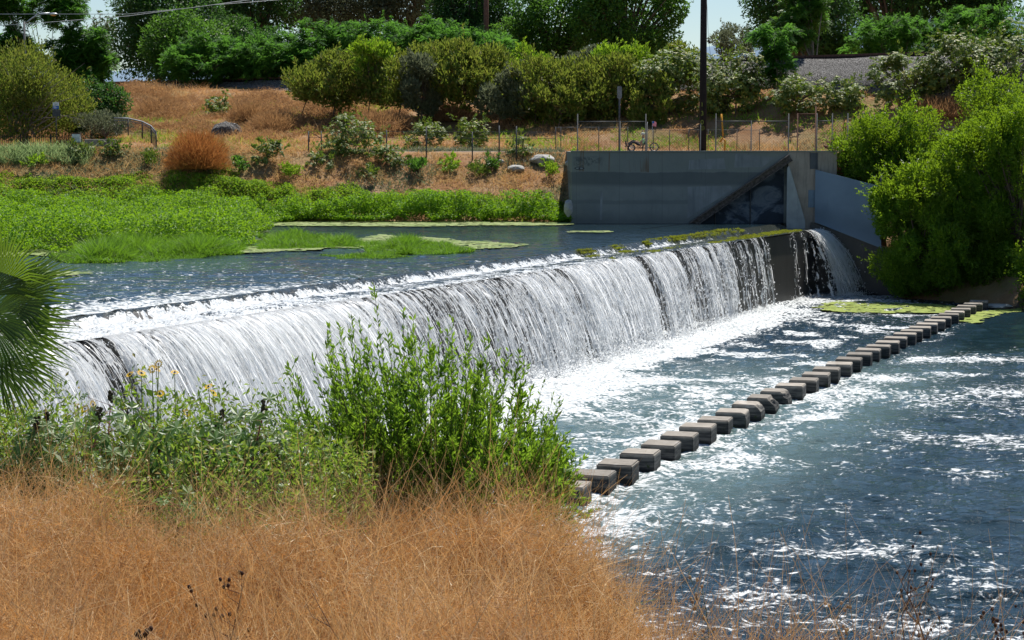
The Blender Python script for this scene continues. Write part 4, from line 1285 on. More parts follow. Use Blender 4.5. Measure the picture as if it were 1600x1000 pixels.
# ---- willows at the right
GW = 'bright green willows on the right bank'
def gr(px, Y):
    X = (px - 800) / FPX * Y
    return Vector((X, Y, max(.2, (Y - 106) * .5)))
for px, Y, boxes, lb, dn in [
        (1345, 112.5, [(1303, 1385, 178, 285), (1325, 1405, 205, 300), (1312, 1370, 230, 290)], 'slim willow rising behind the wing wall', .85),
        (1440, 112.0, [(1385, 1480, 165, 270), (1400, 1530, 205, 330), (1360, 1440, 195, 310), (1385, 1500, 260, 350)], 'willow with two upright tips against the fence, behind the nearest willow', 1.0),
        (1430, 107.0, [(1362, 1470, 270, 400), (1372, 1520, 330, 466), (1390, 1510, 250, 370), (1360, 1430, 295, 370), (1440, 1570, 340, 470), (1385, 1480, 400, 474), (1475, 1560, 400, 470)], 'wide willow in front of the wing wall with its branches touching the water', 1.3),
        (1510, 107.5, [(1445, 1570, 205, 330), (1460, 1600, 280, 420), (1450, 1580, 350, 455), (1430, 1520, 260, 360)], 'tallest willow clump in the middle of the right bank', 1.25),
        (1600, 106.0, [(1525, 1690, 190, 330), (1535, 1690, 290, 440), (1490, 1590, 170, 270), (1540, 1660, 160, 250), (1560, 1660, 380, 462), (1530, 1600, 400, 462)], 'willow clump cut by the right edge of the photo', 1.25),
        (1580, 115.0, [(1508, 1640, 102, 210), (1495, 1620, 150, 250)], 'bright willow top standing highest behind the right clump', 1.0),
        (1592, 100.5, [(1582, 1640, 395, 482)], 'small leafy willow shoot beside the last stepping blocks', .8)]:
    base = gr(px, Y)
    root = empty('willow', base, lb, 'tree', GW)
    rs = np.random.RandomState(int(px * 3 + Y))
    parts = []; allc = []
    for (a, c_, d_, e_) in boxes:
        pL = P(a, d_, Y=Y); pR = P(c_, e_, Y=Y)
        c0 = np.array([(pL.x + pR.x) / 2, Y - rs.uniform(0, 1), (pL.z + pR.z) / 2]); r = np.array([(pR.x - pL.x) / 2, (pR.x - pL.x) * .55, (pL.z - pR.z) / 2])
        cc, rr = lobes(rs, c0, r * .98, 24, .34)
        p, d = crown_pts(rs, cc, rr, int(r[0] * r[2] * 4 * 430 * dn))
        n = len(p)
        # leaves bunch along upright sprays
        D = unit(d * .6 + np.array([0, 0, .45]) + rdir(rs, n) * .8)
        l = .20 * rs.uniform(.6, 1.3, n)
        parts.append(leaf_quads(p, D, unit(d * .3 + np.array([0, 0, .6]) + rdir(rs, n) * .8), l, l * .45))
        allc.append(cc)
        # sprays poking out of the outline
        m = 80
        i = rs.choice(len(cc), m); dd = unit(rdir(rs, m) * .8 + np.array([0, -.2, .7]))
        st = cc[i] + dd * rr[i] * .8
        t_ = rs.rand(m, 22)
        pp = (st[:, None] + dd[:, None] * (t_ * 1.1)[..., None] + rs.normal(0, .07, (m, 22, 3))).reshape(-1, 3)
        D = unit(np.repeat(dd, 22, 0) + rdir(rs, m * 22) * .8); l = .18 * rs.uniform(.6, 1.2, m * 22)
        parts.append(leaf_quads(pp, D, rdir(rs, m * 22), l, l * .42))
    V, F = merge(parts)
    k = V[F].min(1)[:, 2] > .05
    npmesh('crown', V, F[k], G_willow, root)
    limbs(rs, base, np.concatenate(allc), .16, M_bark, root, every=2)

# ------------------------------------------------------------------ dry grass on the far bank
def samp_far(rs, n, x0, x1, y0, y1):
    X = rs.uniform(x0, x1, n); Y = rs.uniform(y0, y1, n)
    return X, Y
def tufts(name, X, Y, Z, H, W, mat, label, cat, rs, lean=.5, k=3, kind='stuff'):
    n = len(X)
    D = unit(rs.normal(0, lean, (n, 3)) + np.array([0, 0, 1.]))
    cur = rs.normal(0, .35, (n, 3)); cur[:, 2] = -np.abs(cur[:, 2])
    t = np.linspace(0, 1, k)
    C = np.stack([X, Y, Z], 1)[:, None] + D[:, None] * (t[None] * H[:, None])[..., None] + cur[:, None] * ((t[None] ** 2) * H[:, None])[..., None]
    w = W[:, None] * (1 - t * .85)[None]
    side = unit(np.cross(D, rdir(rs, n)))[:, None]
    V, F = ribbons(C, w, side)
    return tag(npmesh(name, V, F, mat), label, cat, kind=kind)
rs = np.random.RandomState(77)
def grassmask(X, Y):
    return fbm(X * .25, Y * .25, 15, 4)
n = 300000
X, Y = samp_far(rs, n, -62, 45, 114, 176)
m = grassmask(X, Y)
yt = 161 - .672 * X
keep = (Y < yt - 6.) & (rs.rand(n) < sstep(.30, .5, m) * .8 + .2) & ~((X > 3.4) & (X < 30) & (Y < 129.3) & (Y > 100)) & ~((Y > 123.5) & (Y < 129) & (X > -50)) & ~((X > 3.5) & (Y < 122)) & (Y > interp(X, [-60, 3.5], [118, 119]))
X, Y, m = X[keep], Y[keep], m[keep]
hh = (.22 + 1.0 * vn(X * .7, Y * .7, 33) ** 1.5 * m * 1.8) * rs.uniform(.5, 1.1, len(X)) * interp(X, [-60, -10, 5], [1.15, 1.1, .8])
tufts('dry_grass', X, Y, far_z(X, Y) - .05, hh, np.full(len(X), .022), G_dry, 'tawny dry grass covering the far bank and embankment', 'grass', rs, .75)
n = 110000
X, Y = samp_far(rs, n, -55, 3.3, 116.8, 131)
m = fbm(X * .45, Y * .45, 19, 3)
k_ = ~((Y > 123.4) & (Y < 129)) & (rs.rand(n) < sstep(.25, .5, m))
X, Y, m = X[k_], Y[k_], m[k_]
tufts('bank_grass', X, Y, far_z(X, Y) - .05, (.25 + .8 * vn(X * .9, Y * .9, 3) * m) * rs.uniform(.6, 1.1, len(X)), np.full(len(X), .02), leaf_mat('bank_dry_grass', [(.20, .11, .05), (.40, .23, .10), (.50, .36, .17), (.30, .30, .10)], .4, .7, .15, (.7, .45, .18), .9), 'mixed dry grass and stalks on the bank between path and marsh', 'grass', rs, .8)
# taller russet brush heaps on the left hill
X, Y = samp_far(rs, 130000, -46, -8, 138, 172)
m = fbm(X * .33, Y * .33, 25, 3)
yt = 161 - .672 * X
k_ = (Y < yt - 2) & (m > .46) & ~((X > -27) & (Y > yt - 10.))
X, Y, m = X[k_], Y[k_], m[k_]
tufts('dry_brush', X, Y, far_z(X, Y) + (m - .46) * 4.0 * rs.rand(len(X)), .5 * rs.uniform(.5, 1.2, len(X)), np.full(len(X), .02), G_drydark, 'fuzzy russet brush heaped over the far hill', 'brush', rs, .9)
# round rust coloured bush
def drybush(px, py, w, h, mat, label, n=9000, name='dry_bush', cat='bush'):
    g = ground(px, py)
    rs = np.random.RandomState(int(px))
    s = g.y / FPX
    rx, rz = w * s / 2, h * s
    d = rdir(rs, n); d[:, 2] = np.abs(d[:, 2])
    rad = rs.uniform(.1, .95, n)
    C0 = np.array(g) + d * rad[:, None] * np.array([rx, rx, rz]) * (0.9 + .25 * vn(d[:, 0] * 4, d[:, 2] * 4, 6))[:, None]
    D = unit(d + rdir(rs, n) * .6 + np.array([0, 0, .5]))
    t = np.linspace(0, 1, 3); H = rs.uniform(.15, .45, n)
    C = C0[:, None] + D[:, None] * (t * 1.0)[None, :, None] * H[:, None, None]
    V, F = ribbons(C, np.full((n, 3), .012) * np.array([1, .8, .3]), unit(np.cross(D, rdir(rs, n)))[:, None])
    return tag(npmesh(name, V, F, mat), label, cat)
drybush(310, 266, 100, 62, G_rustbush, 'rounded rust-red dry bush at the foot of the brown hill', 16000)
for i, (px, py, w, h, lb) in enumerate([(430, 205, 90, 30, 'brown dry bush heaped at the foot of the slope under the gravel'), (600, 205, 110, 30, 'long brown dry bush under the olive shrubs'), (700, 190, 90, 26, 'brown dry bush between the pale castor bushes and olive shrubs'), (250, 185, 90, 34, 'dark russet bush low on the brown hill'),
        (1470, 185, 130, 34, 'dark brown dead brush under the big castor bank'), (390, 190, 70, 30, 'dark brown bush right of the lone castor plant')]):
    drybush(px, py, w, h, G_drydark, lb, 9000)
# grey-green weeds dotted over the dry bank
rs = np.random.RandomState(91)
X, Y = samp_far(rs, 60000, -60, 3.3, 116, 131)
m = fbm(X * .35 + 30, Y * .35, 45, 3)
k_ = m > .56
X, Y = X[k_], Y[k_]
tufts('bank_weeds', X, Y, far_z(X, Y), .45 * rs.uniform(.4, 1.2, len(X)), np.full(len(X), .03), G_grey, 'grey-green weeds dotted over the dry bank', 'weeds', rs, .6)
X, Y = samp_far(rs, 70000, -42, 44, 130, 160)
m = fbm(X * .35 + 30, Y * .35, 47, 3)
k_ = (m > .53) & (Y < 161 - .672 * X - 6)
X, Y = X[k_], Y[k_]
tufts('slope_weeds', X, Y, far_z(X, Y), .5 * rs.uniform(.4, 1.2, len(X)), np.full(len(X), .03), G_low, 'yellow-green weeds scattered on the embankment slope', 'weeds', rs, .6)
# tall grey-green stalks along the iron fence at the left
X = rs.uniform(-38, -26.4, 9000); Y = rs.uniform(119.6, 121.2, 9000)
tufts('fence_weeds', X, Y, far_z(X, Y) - .1, rs.uniform(.3, 1.05, 9000), np.full(9000, .03), leaf_mat('spiky_weeds', [(.10, .16, .06), (.16, .24, .09), (.22, .29, .12)], .4, .6, .2), 'spiky pale green weeds standing along the iron fence', 'weeds', rs, .16)

# ------------------------------------------------------------------ marsh
def cover(name, pp, z0, n, hmax, mat, label, cat, kind='leaf', L=.14, seed=0, depth=None, soft=1.2, base_fn=None):
    rs = np.random.RandomState(seed)
    poly = wpoly(pp, z0 + .2) if depth is None else pp
    xs_ = np.array([p[0] for p in poly]); ys_ = np.array([p[1] for p in poly])
    X = rs.uniform(xs_.min() - 1, xs_.max() + 1, n * 3); Y = rs.uniform(ys_.min() - 1, ys_.max() + 1, n * 3)
    k = in_poly(X + (fbm(X * .5, Y * .5, seed) - .5) * 2.2, Y + (fbm(X * .5, Y * .5, seed + 1) - .5) * 3.0, poly)
    X, Y = X[k][:n], Y[k][:n]
    # distance to the outline, softly
    dmin = np.full(len(X), 99.)
    for i in range(len(poly)):
        ax, ay = poly[i]; bx, by = poly[(i + 1) % len(poly)]
        t = np.clip(((X - ax) * (bx - ax) + (Y - ay) * (by - ay)) / ((bx - ax) ** 2 + (by - ay) ** 2 + 1e-9), 0, 1)
        dmin = np.minimum(dmin, np.hypot(X - ax - t * (bx - ax), Y - ay - t * (by - ay)))
    m = fbm(X * .55, Y * .38, seed + 9, 3)
    m = m * .75 + .25 * fbm(X * 1.6, Y * 1.0, seed + 19, 2)
    H = hmax * (.18 + 1.45 * sstep(.32, .68, m)) * (.25 + .75 * sstep(0, soft, dmin))
    zb = (base_fn(X, Y) if base_fn is not None else np.full(len(X), z0))
    if kind == 'leaf':
        z = zb + H * rs.uniform(.35, 1.05, len(X))
        nrm = unit(np.stack([rs.normal(0, .6, len(X)), rs.normal(-.1, .6, len(X)), np.ones(len(X))], 1))
        D = unit(np.cross(nrm, rdir(rs, len(X))) + np.array([0, 0, .25]))
        l = L * rs.uniform(.6, 1.4, len(X))
        V, F = leaf_quads(np.stack([X, Y, z], 1), D, nrm, l, l * .55)
        return tag(npmesh(name, V, F, mat), label, cat, kind='stuff')
    H2 = H * rs.uniform(.6, 1.15, len(X))
    return tufts(name, X, Y, zb + (H - H2).clip(0) * .3, H2, np.full(len(X), .016 if L > .1 else .012), mat, label, cat, rs, .38)
A_ = [(-120, 350), (-120, 336), (120, 334), (300, 338), (420, 345), (412, 362), (395, 378), (300, 386), (0, 388), (-120, 390)]
cover('marsh_plants', A_, ZU, 210000, .95, G_marsh, 'broad bed of bright green leafy marsh plants in the upper pool', 'marsh plants', seed=1)
B_ = [(95, 394), (220, 376), (330, 368), (400, 382), (385, 390), (250, 400), (110, 404)]
cover('marsh_grass', B_, ZU, 60000, .62, G_reed, 'tuft of blade-like grass in front of the broad marsh bed', 'grass', 'grass', seed=2)
C_ = [(405, 372), (440, 360), (530, 366), (575, 376), (560, 382), (430, 383), (385, 386)]
cover('marsh_grass', C_, ZU, 30000, .45, G_reed, 'flat strip of marsh grass right of the broad marsh bed', 'grass', 'grass', seed=3)
D_ = [(583, 382), (620, 374), (700, 376), (745, 384), (700, 390), (600, 391)]
cover('grass_islet', D_, ZU, 26000, .5, G_reed, 'small islet of green grass alone in the upper pool', 'grass', 'grass', seed=4)
D2_ = [(520, 391), (600, 390), (660, 394), (600, 397), (530, 396)]
cover('marsh_grass', D2_, ZU, 5000, .15, G_reed, 'thin low wisps of grass in front of the grass islet', 'grass', 'grass', seed=14)
E_ = [(-46, 111), (-24, 112), (-12, 112.4), (0, 112.2), (3.2, 112.2), (3.3, 114.8), (0, 116), (-15, 116.5), (-46, 116.5)]
cover('bank_plants', E_, ZU, 150000, 1.1, G_marsh, 'tall bright green plants lining the far bank at the water', 'marsh plants', seed=5, depth=1, soft=.7)
cover('low_bank_weeds', [(-62, 108), (-30, 110), (-14, 112.5), (-9, 115.5), (-13, 117), (-62, 117)], ZU, 90000, .7, G_low2, 'mixed weeds on the shore at the far left of the marsh', 'weeds', seed=16, depth=1, base_fn=lambda X, Y: far_z(X, Y) - .1, L=.15)
E2 = [(-60, 116), (-30, 116.3), (-12, 116), (3.2, 115), (3.3, 117.2), (-3, 118.2), (-15, 118.6), (-30, 118.4), (-60, 118.4)]
cover('low_bank_weeds', E2, ZU, 110000, .42, G_low, 'yellow-green low weeds between the marsh plants and the dry bank', 'weeds', seed=6, depth=1, base_fn=lambda X, Y: far_z(X, Y) - .1, L=.13)
V, F = grid(np.arange(-45, 0, .7), np.arange(76, 116, .7), lambda X, Y: X * 0 + ZU + .012)
cx = V[F].mean(1); k = in_poly(cx[:, 0], cx[:, 1], wpoly(A_, ZU)) | ((cx[:, 1] > 107) & (cx[:, 0] < -14))
tag(npmesh('marsh_mud', V, F[k], plain('marsh_mud', (.05, .07, .02), .9)), kind='structure')
# moss on the crest
rs = np.random.RandomState(12)
pts = []
for a, c_, o0, o1, n, hh in [(965, 984, -1.95, -1.2, 1500, .10), (1014, 1030, -1.95, -1.0, 1500, .10), (1062, 1070, -1.9, -1.6, 500, .06), (1092, 1150, -2.1, -1.62, 5000, .16), (1150, 1206, -2.2, -1.5, 5500, .20), (1120, 1175, -.5, -.05, 2600, .05), (1165, 1254, -1.0, .0, 12000, .07), (955, 962, -.3, .0, 250, .04), (1020, 1042, -.6, -.05, 500, .04), (1060, 1085, -.8, -.3, 500, .03), (1085, 1125, -1.9, -2.6, 1500, .03)]:
    s0, s1 = s_of_px(c_), s_of_px(a)
    s = rs.uniform(s0, s1, n); o = rs.uniform(o0, o1, n)
    m = fbm(s * 2.5, o * 3, 7)
    k = m > .5
    s, o, m = s[k], o[k], m[k]
    zz = np.where(o < -1.75, ZU - .02, np.where(o < -1.5, ZU - .12, ZLIP + .04)) + m * hh * rs.rand(len(s)) * .9
    pts.append(np.stack([LIP0.x + WDIR.x * s + WN[0] * o, LIP0.y + WDIR.y * s + WN[1] * o, zz], 1))
p = np.concatenate(pts); n = len(p)
V, F = leaf_quads(p, unit(rdir(rs, n) + np.array([0, -.3, .1])), np.array([0, 0, 1.]) + rdir(rs, n) * .4, np.full(n, .07), np.full(n, .04))
tag(npmesh('moss', V, F, leaf_mat('moss_green', [(.06, .09, .008), (.14, .18, .012), (.26, .28, .025)], .25, .7, .2)), 'yellow-green moss clinging to the weir crest', 'moss', kind='stuff')
# ------------------------------------------------------------------ railway
def yt_(X): return 161 - .672 * X
rw = empty('railway_track', (0, yt_(0), 14.3), 'dark railway rails running along the top of the gravel embankment', 'railway')
dv = Vector((1, -.672, 0)).normalized(); nv = Vector((.672, 1, 0)).normalized()
def ztk(X): return 14.3 + .35 * math.sin(X * .05)
V = []; 
b = MB()
xsr = np.arange(-46, 46, 2.0)
cross = [(-6.2, -5.0), (-5.2, -1.6), (-4.2, -.95), (-2.2, -.1), (-1.6, .28), (1.6, .28), (2.3, -.3)]
vs = []; fs = []
for i, x in enumerate(xsr):
    for (o, h) in cross:
        vs.append((x + nv.x * o, yt_(x) + nv.y * o, ztk(x) + h + (0.08 * math.sin(i * 2.3 + o))))
for i in range(len(xsr) - 1):
    for k in range(len(cross) - 1):
        a = i * len(cross) + k
        fs.append((a, a + 1, a + len(cross) + 1, a + len(cross)))
b.add(vs, fs, True)
t = NT('gravel'); p = t.pos()
vo = t.n('ShaderNodeTexVoronoi'); vo.inputs['Scale'].default_value = 15; t.l(p, vo.inputs['Vector'])
col = t.mix(t.n('ShaderNodeSeparateXYZ').outputs[0], (.2, .2, .2), (.2, .2, .2))
sepv = t.n('ShaderNodeSeparateColor'); t.l(vo.outputs['Color'], sepv.inputs[0])
col = t.ramp(sepv.outputs[0], [(0, (.05, .045, .042)), (.5, (.13, .125, .12)), (1, (.30, .29, .28))])
M_gravel = t.done(t.pbsdf(col, .9, .2, t.bump(vo.outputs['Distance'], 1, .1)).outputs[0])
tag(b.build('ballast', M_gravel), kind='structure')
for o in (-.75, .75):
    b = MB(); vs = []; fs = []
    prof_ = [(-.07, .44), (.07, .44), (.07, .60), (-.07, .60)]
    for i, x in enumerate(xsr):
        for (oo, h) in prof_:
            vs.append((x + nv.x * (o + oo), yt_(x) + nv.y * (o + oo), ztk(x) + h))
    for i in range(len(xsr) - 1):
        for k in range(4):
            fs.append((i * 4 + k, i * 4 + (k + 1) % 4, i * 4 + 4 + (k + 1) % 4, i * 4 + 4 + k))
    b.add(vs, fs)
    b.build('rail', M_rust, rw)
b = MB()
for k in range(190):
    x = -44 + k * .46
    Mx = Matrix(((nv.x, -nv.y, 0, x), (nv.y, nv.x, 0, yt_(x)), (0, 0, 1, ztk(x)), (0, 0, 0, 1)))
    b.box(-1.3, 1.3, -.12, .12, .27, .43, M=Mx)
o = b.build('sleepers', M_wood, rw); tag(o, kind='stuff')

# ------------------------------------------------------------------ chain-link fences
def chain_panel(pa, pb, z0, z1, parent, mat, d=.16, w=.006):
    """woven wire between two posts: slanting strips both ways"""
    pa = Vector(pa); pb = Vector(pb); L = (pb - pa).length; ax = (pb - pa).normalized(); n = Vector((-ax.y, ax.x, 0))
    H = z1 - z0
    vs = []; fs = []
    k = int((L + H) / d)
    for sg in (1, -1):
        for i in range(k):
            a = i * d - H
            pts_ = []
            s0, s1 = max(a, 0), min(a + H, L)
            if s1 <= s0: continue
            h0, h1 = s0 - a, s1 - a
            if sg < 0: h0, h1 = H - h0, H - h1
            off = n * (.006 * sg)
            A = pa + ax * s0 + off; B = pa + ax * s1 + off
            bs = len(vs)
            vs += [(A.x, A.y, z0 + h0 - w), (A.x, A.y, z0 + h0 + w), (B.x, B.y, z0 + h1 + w), (B.x, B.y, z0 + h1 - w)]
            fs.append((bs, bs + 1, bs + 2, bs + 3))
    b = MB(); b.add(vs, fs)
    return b.build('wire_mesh', mat, parent)
M_wire = plain('fence_wire', (.10, .095, .09), .7, .3, .3)
def fence(px_list, Y, ztop, label, rails=True, zbot=ZPATH + .05, tall=(), ext=.45, thick=.035, mesh=True, mat=None, rail_spans=None, group='chain-link fences by the path', wire_d=.16):
    mat = mat or M_steel
    X = [(p - 800) / FPX * Y for p in px_list]
    root = empty('chain_link_fence', ((X[0] + X[-1]) / 2, Y, zbot), label, 'fence', group)
    for i, x in enumerate(X):
        b = MB(); zt2 = ztop + (ext if i in tall else .04)
        g = float(far_z(x, Y))
        b.tube([(x, Y, min(zbot, g) - .2), (x, Y, zt2)], thick, 6)
        b.build('post', mat, root)
    if rails:
        for i in range(len(X) - 1):
            if rail_spans is not None and i not in rail_spans: continue
            b = MB(); b.tube([(X[i], Y, ztop), (X[i + 1], Y, ztop)], thick * .8, 5); b.build('top_rail', mat, root)
    if mesh:
        chain_panel((X[0], Y, 0), (X[-1], Y, 0), zbot, ztop, root, M_wire, wire_d)
    return root
ztf = P(1000, 190, Y=112.6).z
fence([902, 968, 1008], 112.5, ztf, 'tall chain-link fence panel on top of the wall at its left end', tall=(0, 2), rail_spans=(0, 1))
fence([1010, 1093], 112.5, ztf - .15, 'low wire mesh stretched between the left fence panel and the utility pole', rails=False, tall=())
fence([1117, 1172, 1230], 112.5, ztf + .02, 'chain-link fence panel on the wall right of the utility pole', tall=(0, 2))
fence([1244, 1272], 112.55, P(1250, 178, Y=112.6).z, 'narrow chain-link gate near the right end of the wall', tall=(1,), mat=M_rust)
fence([1274, 1298, 1322, 1345], 112.6, P(1280, 189, Y=112.6).z, 'chain-link fence running into the willows at the right of the gate', tall=(0, 1, 2, 3), rail_spans=(0,))
fence([1364, 1402, 1466, 1500], 116, P(1400, 199, Y=116).z, 'far chain-link fence seen through the gap in the willows', tall=(0,))
bz = lambda py, Y: P(800, py, Y=Y).z
fence([1003, 1020, 1045, 1075, 1105, 1150, 1185], 129.6, bz(203, 129.6), 'long low wire fence on the far side of the cycle path', tall=(), thick=.025, mat=M_steel)
fence([868, 876, 902, 935, 980], 129.5, bz(199, 129.5), 'wire fence behind the left fence panel across the cycle path', tall=(), thick=.03)
g_ = [(482, 222, 205), (502, 222, 205), (604, 224, 203), (666, 236, 198), (738, 222, 206), (780, 236, 196), (807, 242, 197)]
rt = empty('wire_fence', tuple(P(650, 225, Y=122.5)), 'sagging old wire fence with thin posts crossing the dry bank left of the wall', 'fence')
for px, pyb, pyt in g_:
    b = MB(); q = P(px, pyt, Y=122.5); b.tube([(q.x, q.y, min(7.2, P(px, pyb, Y=122.5).z)), q], .045, 5); b.build('post', M_steel, rt)
b = MB()
for z_ in (9.0, 9.4): b.tube([P(482, 205, Y=122.5) * 1 if 0 else Vector((P(482, 200, Y=122.5).x, 122.5, z_)), Vector((P(868, 200, Y=122.5).x, 122.5, z_ - .05))], .018, 4)
b.build('wire', M_wire, rt)
b = MB(); q = P(484, 222, Y=122.3); b.tube([q, P(484, 206, Y=122.3), P(502, 216, Y=122.3)], .03, 5); b.build('brace', M_rust, rt)
for i, (px, t0, lb) in enumerate([(793, 200, 'left brown post'), (870, 198, 'pale post')]):
    pass
# bollard-like grey block post in the willows
bl = empty('concrete_post', tuple(P(1353, 236, Y=115)), 'thick dark grey post standing among the willow tips', 'post')
b = MB(); q = P(1353, 178, Y=115); b.box(q.x - .16, q.x + .16, q.y - .16, q.y + .16, 7.8, q.z, .02); b.build('shaft', plain('grey_post_paint', (.12, .13, .14), .8), bl)
b = MB(); b.box(q.x - .19, q.x + .19, q.y - .19, q.y + .19, q.z + .002, q.z + .07, .02); b.build('cap', M_steel, bl)

# ------------------------------------------------------------------ utility poles and wires
up = empty('utility_pole', tuple(P(1098, 236, Y=113.3)), 'thick dark wooden utility pole with yellow painted marks rising behind the wall', 'pole')
q = P(1098, 232, Y=113.4)
b = MB(); b.tube([(q.x, q.y, 7.5), (q.x - .01, q.y, 13), (q.x - .02, q.y, 24)], [.225, .20, .16], 14); b.build('shaft', M_wood, up)
M_ymark = plain('yellow_marks', (.30, .30, .05), .8, var=.1)
def text_mesh(s, size, loc, mat, name, parent, rx=math.pi / 2):
    cu = bpy.data.curves.new(name, 'FONT'); cu.body = s; cu.size = size; cu.align_x = 'CENTER'; cu.extrude = .002
    to = bpy.data.objects.new(name, cu); COL.objects.link(to)
    dg = bpy.context.evaluated_depsgraph_get(); dg.update()
    me = bpy.data.meshes.new_from_object(to.evaluated_get(dg))
    bpy.data.objects.remove(to)
    me.materials.clear(); me.materials.append(mat)
    M = Matrix.Translation(Vector(loc)) @ Matrix.Rotation(rx, 4, 'X')
    me.transform(world_of(parent).inverted() @ M)
    return link(name, me, parent)
for ch, py, sz in (('1', 165, .34), ('3', 179, .38), ('0', 193, .38)):
    w = P(1097, py, Y=113.17); text_mesh(ch, sz, (w.x, 113.155, w.z - .05), M_ymark, 'painted_mark', up)
b = MB(); w = P(1097.5, 200, Y=113.16)
for r_ in (.12, .06):
    pts_ = [(w.x + r_ * math.cos(a), 113.155, w.z + r_ * math.sin(a)) for a in [i * math.pi / 8 for i in range(17)]]
    b.tube(pts_, .012, 4)
b.build('painted_mark', M_ymark, up)
up2 = empty('utility_pole', tuple(gy(760, 170)), 'brown pole half hidden among the trees behind the embankment', 'pole')
q = gy(760, 170); b = MB(); b.tube([(q.x, q.y, q.z - .5), (q.x, q.y, 26)], [.24, .2], 10); b.build('shaft', M_rust, up2)
# stay wire with its insulator and yellow guard
gw = empty('stay_wire', tuple(P(1128, 236, Y=114)), 'thin stay wire with a yellow guard right of the utility pole', 'wire')
b = MB(); a_ = P(1103, -30, Y=113.6); c0 = P(1107, 60, Y=113.7); e0 = P(1127, 178, Y=114); b.tube([a_, c0, P(1114, 120, Y=113.9), e0], .012, 4); b.build('wire', M_black, gw)
b = MB(); b.tube([P(1107.5, 62, Y=113.7), P(1108.3, 68, Y=113.7)], [.06, .06], 8); b.build('insulator', M_black, gw)
b = MB(); b.tube([e0, P(1130, 213, Y=114)], .05, 6); b.tube([P(1125, 222, Y=114), P(1129.5, 215, Y=114), P(1133, 220, Y=114), P(1132, 236, Y=114)], .06, 6); b.build('guard', M_yellow, gw)
M_cable = plain('cable', (.45, .45, .46), .6)
for k, (pts_, lb) in enumerate([([(-20, 26, 105), (200, 26, 108), (300, 16, 110), (460, -6, 118)], 'upper of two pale power lines crossing the top left trees'),
                              ([(-20, 41, 105), (60, 36, 106), (200, 25, 110), (330, 8, 114), (470, -3, 120)], 'lower of two pale power lines crossing the top left trees')]):
    b = MB(); b.tube([P(x, y + (k == 0) * -4, Y=Y_) for x, y, Y_ in pts_], .02, 4)
    tag(b.build('power_line', M_cable), lb, 'cable')

# ------------------------------------------------------------------ left: lamp, signs, iron fence, box, railing
lp = empty('street_lamp', tuple(P(40, 215, Y=134)), 'grey street lamp with a curved arm among the left trees', 'street lamp')
b = MB(); q = P(40, 130, Y=134); b.tube([(q.x, q.y, 8), (q.x, q.y, P(40, 34, Y=134).z)], [.11, .08], 8); b.build('pole', M_steel, lp)
b = MB(); b.tube([P(40, 36, Y=134), P(48, 30, Y=134), P(58, 23, Y=134), P(66, 21, Y=134), P(78, 20.5, Y=134)], .05, 6); b.build('arm', M_steel_light, lp)
b = MB(); c0 = P(83.5, 21.8, Y=134); b.ball(c0, (.30, .14, .09), 10, 6); hd = b.build('lamp_head', M_steel_light, lp)
b = MB(); b.ball((c0.x, c0.y, c0.z - .06), (.2, .12, .09), 10, 6); b.build('lens', plain('amber_lens', (.7, .35, .1), .3), hd)
sg = empty('path_sign', tuple(P(88, 236, Y=124)), 'white and blue sign on a thin post above the iron fence', 'sign')
q = P(88, 200, Y=124)
b = MB(); b.tube([(q.x, q.y, 7.9), (q.x, q.y, P(88, 158, Y=124).z)], .035, 6); b.build('post', M_steel, sg)
def board(x0, x1, y0, y1, Y, mat, parent, name, d=.015):
    a = P(x0, y1, Y=Y); c = P(x1, y0, Y=Y)
    b = MB(); b.box(a.x, c.x, Y, Y + d, a.z, c.z); return b.build(name, mat, parent)
pn = board(82.5, 92, 160, 165, 123.94, M_white, sg, 'white_panel')
bp_ = board(82.5, 92, 165.2, 170.5, 123.94, M_blue, sg, 'blue_panel')
board(82, 94, 171.5, 182, 123.97, M_steel, sg, 'back_panel')
b = MB()
for yy, x_0, x_1 in ((166.6, 83.2, 87.5), (167.8, 83.4, 89.5), (169, 84, 88.5)):
    a = P(x_0, yy, Y=123.93); c = P(x_1, yy - .55, Y=123.93); b.box(a.x, c.x, 123.93, 123.937, a.z, c.z)
b.build('white_lettering', M_white, bp_)
b = MB()
for yy, x_0, x_1 in ((162.4, 84.2, 90.5), (163.9, 85, 89.5)):
    a = P(x_0, yy, Y=123.93); c = P(x_1, yy - .4, Y=123.93); b.box(a.x, c.x, 123.93, 123.937, a.z, c.z)
b.build('grey_lettering', M_steel, pn)
fi = empty('iron_fence', tuple(P(60, 235, Y=121.5)), 'dark iron picket fence behind pale spiky weeds at the left', 'fence')
b = MB()
x0_, x1_ = (-12 - 800) / FPX * 121.5, (131 - 800) / FPX * 121.5
zt3, zb3 = P(0, 211, Y=121.5).z, P(0, 234, Y=121.5).z
x = x0_
while x < x1_:
    b.box(x - .012, x + .012, 121.49, 121.51, zb3, zt3); x += .13
b.build('pickets', M_black, fi)
for z_ in (zt3 - .12, zb3 + .15):
    b = MB(); b.box(x0_, x1_, 121.52, 121.55, z_ - .02, z_ + .02); b.build('rail', M_black, fi)
x = x0_
while x < x1_ + .1:
    b = MB(); b.box(x - .035, x + .035, 121.56, 121.63, zb3 - .2, zt3 + .05); b.build('post', M_black, fi); x += 1.9
bx = empty('meter_box', tuple(P(120, 236, Y=121)), 'small grey box on a stand at the end of the iron fence', 'box')
b = MB(); a = P(113, 223, Y=121); c = P(125, 209, Y=121); b.box(a.x, c.x, 120.9, 121.25, a.z, c.z, .02); b.build('housing', M_steel_light, bx)
b = MB(); b.box(a.x - .04, c.x + .04, 120.86, 121.29, c.z + .002, c.z + .06); b.build('lid', M_rust, bx)
